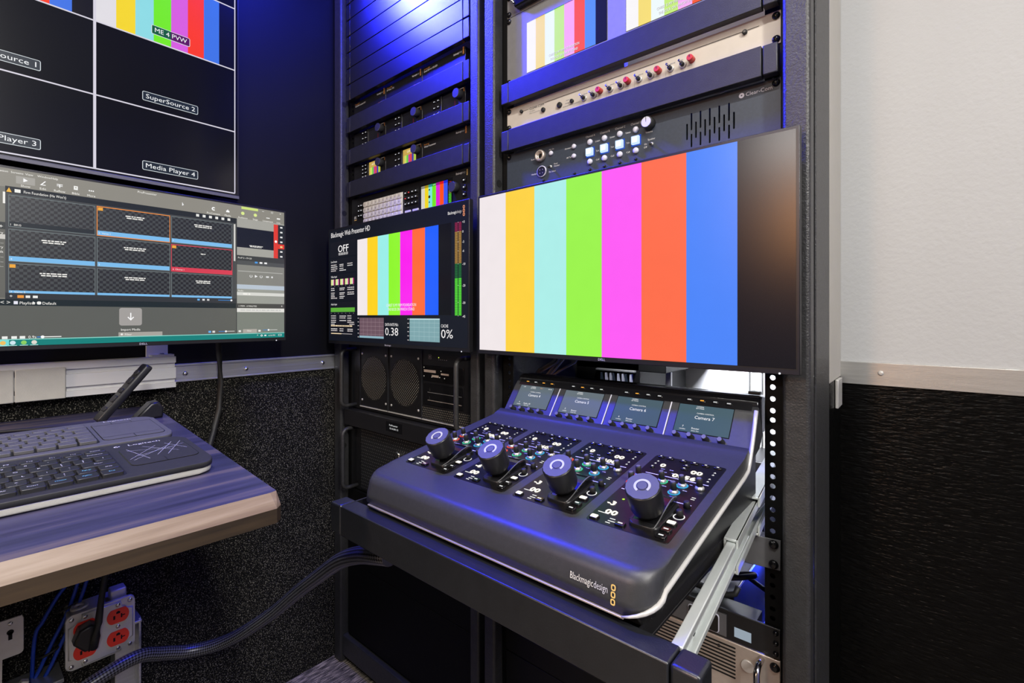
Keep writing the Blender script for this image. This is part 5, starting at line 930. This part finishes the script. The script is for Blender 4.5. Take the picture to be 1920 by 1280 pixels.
# ------------------------------------------------------------------ pulled-out drawer
t = thing('sliding_rack_tray', 'black rack drawer pulled out under the camera control console', 'drawer', (-0.375, -0.15, 0.665))
mb = MB(); mb.bx(-0.605, -0.176, -0.353, 0.10, 0.687, 0.690, 'panel', 0.0005); mb.bx(-0.605, -0.602, -0.353, 0.10, 0.690, 0.703, 'panel'); mb.bx(-0.1795, -0.1765, -0.353, 0.10, 0.690, 0.7035, 'panel'); mb.build('tray', t)
mb = MB(); mb.bx(-0.5965, -0.1435, -0.3765, -0.3515, 0.6655, 0.7055, 'railblack', 0.0015); mb.build('front_rail', t)
for a, b in ((-0.6225, -0.5975), (-0.1425, -0.1195)):
    mb = MB(); mb.bx(a, b, -0.3765, -0.3515, 0.6650, 0.7060, 'railblack', 0.003, 3); mb.build('end_cap', t)
def slide_rail(x_f, x_b, sgn):
    d = Vector((x_b - x_f, 0.352, 0)); S = Frame((x_f, -0.352, 0), d, (0, 0, 1))  # w toward +x
    mb = MB(); L_ = d.length
    mb.box(S, 0, L_ * 0.85, 0.6745, 0.7035, -0.0015, 0.0015, 'slide'); mb.box(S, 0, L_ * 0.85, 0.6985, 0.7045, -0.0015, 0.008, 'slide', 0.001); mb.box(S, 0, L_ * 0.85, 0.6735, 0.6795, -0.0015, 0.008, 'slide', 0.001); mb.box(S, 0, L_ * 0.85, 0.688, 0.690, 0.0012, 0.004, 'slide')
    mb.box(S, 0.03, 0.036, 0.691, 0.697, 0.0012, 0.0020, 'hole'); mb.box(S, 0.055, 0.060, 0.681, 0.687, 0.0012, 0.0020, 'hole'); mb.build('inner_slide', t)
    mb = MB(); a = L_ * 0.59; mb.box(S, a, L_ * 1.2, 0.671, 0.707, -0.0045, -0.0020, 'slide'); mb.box(S, a, L_ * 1.2, 0.7055, 0.7085, -0.0045, 0.0105, 'slide', 0.0008); mb.box(S, a, L_ * 1.2, 0.670, 0.673, -0.0045, 0.0105, 'slide', 0.0008); mb.box(S, a, L_ * 1.2, 0.699, 0.7085, 0.0085, 0.0108, 'slide'); mb.box(S, a, L_ * 1.2, 0.670, 0.679, 0.0085, 0.0108, 'slide'); mb.build('middle_slide', t)
    mb = MB(); a = L_ * 0.97; mb.box(S, a, L_ * 2.2, 0.664, 0.715, -0.008, -0.006, 'slide'); mb.box(S, a, L_ * 2.2, 0.7125, 0.7155, -0.008, 0.0135, 'slide', 0.0008); mb.box(S, a, L_ * 2.2, 0.664, 0.667, -0.008, 0.0135, 'slide', 0.0008); mb.box(S, a, L_ * 2.2, 0.703, 0.7155, 0.0115, 0.0138, 'slide'); mb.box(S, a, L_ * 2.2, 0.664, 0.676, 0.0115, 0.0138, 'slide'); mb.build('outer_slide', t)
slide_rail(-0.1500, -0.1840, 1)
mb = MB(); mb.prism(FT, [(-0.190, 0.6195), (X1, 0.6225), (X1, 0.6625), (-0.190, 0.6600)], -0.0001, 0.0022, 'kbgrey', 0.0008); rack_screw(mb, front(-0.0022), X1 - 0.008, 0.6555, 0.006); rack_screw(mb, front(-0.0022), X1 - 0.008, 0.629, 0.006); mb.build('mounting_ear', t, label='grey mounting plate with two screws')

# ------------------------------------------------------------------ camera control console
K = thing('camera_control_console', 'charcoal camera control console with four joysticks on the open drawer', 'control panel', (-0.372, -0.2, 0.690))
XL, XR = -0.5815, -0.1665
FX = Frame((0, 0, 0), (0, 1, 0), (0, 0, 1))      # u = y, v = z, w = x
def arc(cx, cz, r, a0, a1, n=8): return [(cx + r * math.cos(math.radians(a0 + (a1 - a0) * k / n)), cz + r * math.sin(math.radians(a0 + (a1 - a0) * k / n))) for k in range(n + 1)]
SL = 0.156; dz = lambda y: 0.7546 + SL * (y + 0.299)
top = [(-0.3575, 0.7135), (-0.3565, 0.724)] + arc(-0.337, 0.7325, 0.0165, 172, 99, 9)
# deck, valley, screen slope
top += [(-0.31, dz(-0.31)), (-0.20, dz(-0.20)), (-0.105, dz(-0.105))]
sa = math.atan2(0.8338 - 0.8002, -0.0288 + 0.0543); ss = lambda y: 0.8002 + math.tan(sa) * (y + 0.0543)
vy = -0.0715
top += [(-0.090, dz(-0.090) + 0.0004), (-0.080, dz(-0.08) + 0.0022), (-0.0725, dz(-0.0725) + 0.006), (-0.0665, ss(-0.0665) + 0.0012)]
top += [(-0.06, ss(-0.06)), (-0.03, ss(-0.03)), (-0.0240, ss(-0.0240))]
under = [(-0.004, 0.800), (-0.02, 0.785), (-0.060, 0.775), (-0.0788, 0.7705), (-0.0961, 0.7665), (-0.3286, 0.7305), (-0.345, 0.7210)]
def shell():
    """profile swept across the width with rounded front corners"""
    mb = MB(); r = 0.024; i = mb.mi('shell'); ds = [0, 0.0015, 0.004, 0.007, 0.011, 0.016, 0.024]
    xs = [XL + d for d in ds] + [XR - d for d in ds[::-1]]; rings = []
    for x in xs:
        d = min(x - XL, XR - x); k = r - math.sqrt(max(0, r * r - (r - min(d, r)) ** 2))
        rings.append([mb.bm.verts.new((x, y + k * max(0, min(1, (-0.300 - y) / 0.05)), z)) for y, z in top + under])
    n = len(rings[0])
    for A, B in zip(rings, rings[1:]):
        for q in range(n):
            f = mb.bm.faces.new([A[q], A[(q + 1) % n], B[(q + 1) % n], B[q]]); f.material_index = i; f.smooth = True
    caps = [mb.bm.faces.new(rings[0]), mb.bm.faces.new(rings[-1][::-1])]
    for f in caps: f.material_index = i
    bv = bmesh.ops.bevel(mb.bm, geom=[e for f in caps for e in f.edges], offset=0.0012, segments=2, affect='EDGES', profile=0.5, clamp_overlap=True)
    for f in bv['faces']: f.smooth = True
    return mb
shell().build('upper_shell', K)
mb = MB(); mb.prism(FX, [(-0.0238, ss(-0.0238) + 0.0002), (-0.0175, ss(-0.0175)), (-0.0150, 0.8510), (-0.008, 0.8525), (0.012, 0.8520), (0.020, 0.843), (0.012, 0.800), (-0.0035, 0.800)], XL + 0.001, XR - 0.001, 'gloss', 0.003, 2, smooth=True, b0=True); mb.build('rear_housing', K)
base = [(-0.351, 0.7115), (-0.345, 0.7195), (-0.3286, 0.7290), (-0.0961, 0.7650), (-0.06, 0.7735), (-0.02, 0.783), (0.010, 0.797), (0.010, 0.696), (-0.04, 0.6925), (-0.32, 0.6925), (-0.345, 0.703)]
mb = MB(); mb.prism(FX, base, XL + 0.012, XR - 0.012, 'plastic', 0.002, 2); mb.build('lower_body', K)
for xs in (XR + 0.0005,):
    mb = MB(); inner = xs - 0.03 if xs > -0.3 else xs + 0.03
    side = [(-0.336, 0.7250), (-0.3286, 0.7288), (-0.0961, 0.7648), (-0.0788, 0.7690), (-0.072, 0.777), (-0.058, 0.800), (-0.047, 0.822), (-0.040, 0.838)]
    cr = 0.024; sg = 1 if xs > -0.3 else -1
    corner = [(xs - sg * (cr - cr * math.sin(math.radians(q))), -0.3335 - 0.0253 * math.cos(math.radians(q)) , 0.7125 + 0.0115 * q / 90) for q in range(0, 91, 15)]
    P = [((XL + XR) / 2, -0.3588, 0.7118)] + corner + [(xs, y, z) for y, z in side[1:]]
    mb.tube(P[1:], [0.0009, 0.0012, 0.0016, 0.002, 0.0023, 0.0025] + [0.0026] * (len(P) - 7), 'trim', 10); mb.build('edge_trim', K, label='bright silver edge trim')
mb = MB(); mb.bx(XL + 0.022, XR - 0.022, -0.3592, -0.356, 0.7108, 0.7126, 'silver', 0.0005); mb.build('front_trim', K)
# deck frame: u = x, v up the deck
va = math.atan(SL); FD = Frame((0, -0.299, 0.7546), (1, 0, 0), (0, math.cos(va), math.sin(va)))
MWD, PIT, MX0, VD = 0.0863, 0.099, -0.5596, 0.1752
FS = Frame((0, -0.0543, 0.8002), (1, 0, 0), (0, math.cos(sa), math.sin(sa)))
SH = math.hypot(0.8338 - 0.8002, 0.0543 - 0.0288)
RINGC = ['#ff4a30', '#ff4a30', '#38d8a0', '#38d8a0', '#30b8f0', '#30b8f0']
wl = em('#fff6e4', 1.5); wk = em('#ffffff', 1.0)
def digits(mb, s, a, b, h, x0):
    """glowing seven segment figures"""
    mb.text(FD, s, x0 + a * MWD, b * VD, h, 0.0007, wl, 'l', 1.15); mb.text(FD, s, x0 + a * MWD + 0.0005, b * VD + 0.0004, h, 0.0009, wl, 'l', 1.15); mb.text(FD, s, x0 + a * MWD - 0.0003, b * VD + 0.0006, h, 0.0011, wl, 'l', 1.15)
for i in range(4):
    x0 = MX0 + i * PIT; pu = lambda a: x0 + a * MWD
    cs = MB(); cs.prism(FD, rr(x0, x0 + MWD, 0, VD, 0.004, 4), -0.002, 0.0004, 'strip', 0.0002); cs = cs.build('control_strip', K)
    mb = MB()
    digits(mb, '0', 0.19, 0.825, 0.0118, x0); digits(mb, '00', 0.63, 0.812, 0.0118, x0); digits(mb, ('50.80', '56.00', '56.00', '0056')[i].replace('.', '')[:4], 0.45, 0.718, 0.0118, x0)
    digits(mb, ('-3', '-6', '-3', '-3.2')[i][:2], 0.05, 0.206, 0.0108, x0); digits(mb, '00', 0.13, 0.106, 0.0118, x0)
    for a, b in ((0.108, 0.905), (0.102, 0.865), (0.908, 0.895), (0.906, 0.86), (0.904, 0.795), (0.907, 0.756)): mb.poly(FD, [(pu(a) - 0.0016, b * VD - 0.0013), (pu(a) + 0.0016, b * VD - 0.0013), (pu(a), b * VD + 0.0016)], 0.0007, wk)
    mb.rect(FD, pu(0.10), pu(0.95), 0.6995 * VD, 0.7075 * VD, 0.0007, 'lens'); mb.rect(FD, pu(0.03), pu(0.94), 0.4170 * VD, 0.4255 * VD, 0.0007, 'lens'); mb.rect(FD, pu(0.05), pu(0.5), 0.468 * VD, 0.4715 * VD, 0.0007, 'lens')
    for a, b, l in ((0.05, 0.105, 0.14), (0.25, 0.043, 0.09), (0.25, 0.068, 0.07), (0.24, 0.022, 0.06), (0.875, 0.512, 0.05), (0.875, 0.490, 0.05)): mb.rect(FD, pu(a), pu(a + l), b * VD, b * VD + 0.0013, 0.0007, wk)
    for a, b in ((0.24, 0.795), (0.36, 0.80), (0.42, 0.76), (0.30, 0.755), (0.45, 0.66), (0.74, 0.66), (0.2, 0.56), (0.72, 0.57), (0.45, 0.57)): words(mb, FD, pu(a), pu(a + 0.055), b * VD, 0.0009, 0.0007, M['lens'], int(a * 100))
    mb.poly(FD, circ(pu(0.185), 0.30 * VD, 0.0016, 12), 0.0009, em('#b8f020', 1.1 if i in (0, 3) else 0.5)); mb.ring(FD, pu(0.906), 0.275 * VD, 0.0046, 0.0058, 0.0007, wk, 100, 440, 20); mb.build('lit_markings', cs, label='glowing white figures')
    # keys
    for a, b, wd, lit in [(0.098, 0.968, 0.007, 0), (0.232, 0.968, 0.009, 0), (0.425, 0.966, 0.009, 0), (0.588, 0.962, 0.009, 0), (0.745, 0.959, 0.009, 0), (0.905, 0.960, 0.009, 0), (0.52, 0.90, 0.008, 0), (0.525, 0.852, 0.008, 0), (0.118, 0.793, 0.0048, 1), (0.893, 0.185, 0.0102, 2), (0.893, 0.112, 0.0100, 1), (0.893, 0.045, 0.0100, 1), (0.085, 0.036, 0.0095, 2), (0.416, 0.040, 0.0105, 1)]:
        mb = MB(); h = 0.0026 if b > 0.7 else 0.0036; u, v = pu(a), b * VD; mb.prism(FD, rr(u - wd / 2, u + wd / 2, v - h, v + h, 0.0016, 3), 0.0003, 0.0026, 'gloss', 0.0008)
        if lit == 2: mb.prism(FD, rr(u - wd / 2 + 0.001, u + wd / 2 - 0.001, v - h + 0.0008, v + h - 0.0008, 0.0012, 3), 0.0024, 0.0028, wl)
        else: mb.rect(FD, u - wd * (0.24 if lit else 0.15), u + wd * (0.24 if lit else 0.15), v - 0.0008, v + 0.0010, 0.0028, wk)
        mb.build('button', cs)
    # rotary knobs with lit collars
    for k, (a, b) in enumerate(((0.07, 0.632), (0.065, 0.53), (0.40, 0.628), (0.365, 0.525), (0.668, 0.630), (0.643, 0.525), (0.884, 0.640))):
        mb = MB(); u, v = pu(a), b * VD; mb.lathe(FD, u, v, [(0.0052, 0.0004), (0.0050, 0.0022), (0.0036, 0.0042)], 'alux', 20); mb.lathe(FD, u, v, [(0.0036, 0.004), (0.0033, 0.0122), (0.0027, 0.0130)], 'rubber', 18); mb.cyl(FD, u, v, 0.0024, 0.0130, 0.0132, 'kbgrey', n=14)
        if k < 6: mb.ring(FD, u, v, 0.0052, 0.0066, 0.0008, em(RINGC[k], 1.0), n=26)
        mb.build('rotary_knob', cs)
    for a, b in ((0.907, 0.395), (0.906, 0.288)):
        mb = MB(); u, v = pu(a), b * VD; mb.lathe(FD, u, v, [(0.0038, 0.0004), (0.0030, 0.0066), (0.0024, 0.0072)], 'rubber', 16); mb.build('rotary_knob', cs)
    # joystick
    jx, jy, jz = x0 + 0.0573, -0.2888, 0.7982
    jv = 0.195 * VD
    js = MB(); ub, vb = x0 + 0.655 * MWD, 0.235 * VD
    prof = []
    js.prism(FD, rr(ub - 0.0155, ub + 0.0155, 0.060 * VD, 0.395 * VD, 0.006, 5), 0.0003, 0.0045, 'plastic', 0.002)
    js = js.build('joystick', K)
    mb = MB(); seg = 10; i_ = mb.mi('gloss')
    strip = []
    for q in range(seg + 1):
        f = q / seg; v = 0.065 * VD + f * 0.32 * VD; wz = 0.0040 + 0.0085 * (3 * min(f / 0.82, 1) ** 2 - 2 * min(f / 0.82, 1) ** 3) - (0.003 * ((f - 0.82) / 0.18) ** 2 if f > 0.82 else 0); strip.append((v, wz))
    # saddle cover: arched block that the stem runs through
    pr = [(v, wz) for v, wz in strip] + [(strip[-1][0], 0.004), (strip[0][0], 0.004)]
    Fj = Frame(FD.o, FD.v, FD.n)       # w along x
    mb.prism(Fj, pr, ub - 0.0128, ub + 0.0128, 'gloss', 0.002, 2, b0=True); mb.tube([FD.p(ub + 0.0120, v, wz + 0.0004) for v, wz in strip], 0.0006, 'kbgrey', 6); mb.build('saddle', js)
    B0 = FD.p(ub - 0.001, 0.175 * VD, 0.006); T0 = Vector((jx, jy, jz)); axis = (T0 - B0).normalized(); nu = Vector((1, 0, 0)) - axis * axis.x; nu.normalize()
    FJ = Frame(T0, nu, axis.cross(nu)); Lh = (T0 - B0).length
    mb = MB(); mb.lathe(FJ, 0, 0, [(0.0100, -Lh + 0.001), (0.0105, -Lh + 0.008), (0.0120, -0.0285)], 'plastic', 24); mb.build('stem', js)
    mb = MB(); mb.lathe(FJ, 0, 0, [(0.0125, -0.030), (0.0158, -0.0275), (0.0168, -0.024), (0.0172, -0.0016), (0.0166, -0.0004), (0.0150, 0)], 'plastic', 36); mb.cyl(FJ, 0, 0, 0.0162, -0.0002, 0.0004, 'cap', n=36, b=0.0004)
    mb.ring(FJ, 0, 0, 0.0058, 0.0082, 0.0007, em('#e8e4dc', 0.95), -30, 250, 30); mb.ring(FJ, 0, 0, 0.0050, 0.0057, 0.0007, M['kbblack'], n=26); mb.cyl(FJ, 0, 0, 0.0050, 0.0004, 0.0010, 'cap', n=26, b=0.0003); mb.build('cap', js)
    # screen above
    sx = x0 - 0.0072; sw = 0.0737
    mb = MB(); mb.rect(FS, sx - 0.001, sx + sw + 0.001, -0.001, SH + 0.001, 0.0003, 'gloss'); mb.rect(FS, sx, sx + sw, 0, SH, 0.0006, em(('#66747c', '#6c7880', '#4e6470', '#4a6470')[i], 0.9, 0.2)); sc_ = mb.build('screen', K)
    mb = MB(); mb.text(FS, 'Camera %d' % (4 + i), sx + sw * 0.52, SH * 0.50, 0.0068, 0.0008, wk, 'c'); mb.text(FS, 'CAMERA CONTROL', sx + sw * 0.52, SH * 0.685, 0.0026, 0.0008, wk, 'c')
    mb.text(FS, 'CAMERA', sx + sw * 0.40, SH * 0.925, 0.0026, 0.0008, wk, 'c'); mb.text(FS, 'SETTINGS', sx + sw * 0.40, SH * 0.862, 0.0026, 0.0008, wk, 'c')
    if i == 0: mb.text(FS, 'LIVE', sx + sw * 0.13, SH * 0.90, 0.0026, 0.0008, wk, 'c'); mb.text(FS, 'ISO 1', sx + sw * 0.65, SH * 0.90, 0.0026, 0.0008, em('#f0b060'), 'c'); mb.text(FS, 'SDI 4K', sx + sw * 0.9, SH * 0.90, 0.0026, 0.0008, wk, 'c')
    mb.text(FS, str(4 + i), sx + sw * 0.16, SH * 0.155, 0.0040, 0.0008, wk, 'c'); mb.text(FS, 'CAMERA', sx + sw * 0.16, SH * 0.07, 0.0022, 0.0008, wk, 'c'); mb.text(FS, ('Audio, All', 'Router', 'Router', 'Router')[i], sx + sw * 0.40, SH * 0.12, 0.0038, 0.0008, wk, 'c'); mb.text(FS, 'Select Aux', sx + sw * 0.40, SH * 0.05, 0.0024, 0.0008, wk, 'c'); mb.build('screen_text', sc_)
    for k in range(4):
        mb = MB(); u = sx + sw * (0.085 + 0.272 * k); mb.lathe(FS, u, -0.0078, [(0.0048, 0), (0.0046, 0.003), (0.0038, 0.0045), (0.0036, 0.0105), (0.0031, 0.0115)], 'rubber', 20); mb.cyl(FS, u, -0.0078, 0.0029, 0.0114, 0.0117, 'kbgrey', n=16); mb.build('screen_knob', K)
        mb = MB(); u = sx + sw * (0.16 + 0.245 * k); mb.box(FS, u - 0.0045, u + 0.0045, SH + 0.0055, SH + 0.0098, 0, 0.0014, 'gloss', 0.0005); mb.rect(FS, u - 0.0026, u + 0.0026, SH + 0.0068, SH + 0.0084, 0.0017, em('#ffb040', 1.1) if (k == 1 or (i == 0 and k != 1)) and not (i == 0 and k == 1) else em('#e8e8e8', 0.8)); mb.build('key', K)
    if i < 3:
        mb = MB(); mb.box(FS, sx + sw + 0.0118, sx + sw + 0.0134, -0.0125, SH + 0.001, 0, 0.0012, 'lens', 0.0004); mb.build('divider', K)
mb = MB(); mb.rect(FS, XL + 0.008, XR - 0.008, SH + 0.0012, SH + 0.0125, 0.0002, 'gloss'); mb.build('key_strip', K)
mb = MB(); Fq = Frame((0, -0.3572, 0.7135), (1, 0, 0), (0, 0.001, 0.0105)); mb.chain(Fq, -0.1990, 0.0045, 0.0170, 0.0012, 'yellowp'); mb.text(Fq, 'Blackmagic', -0.2185, 0.0125, 0.0088, 0.0012, 'white', 'r', width=0.0235); mb.text(Fq, 'design', -0.2178, 0.0125, 0.0088, 0.0012, 'lens', 'l', width=0.0135); mb.build('logo', K)
mb = MB(); mb.bx(-0.185, -0.17, -0.006, 0.006, 0.8532, 0.8575, 'plastic', 0.001); mb.build('connector_tab', K)
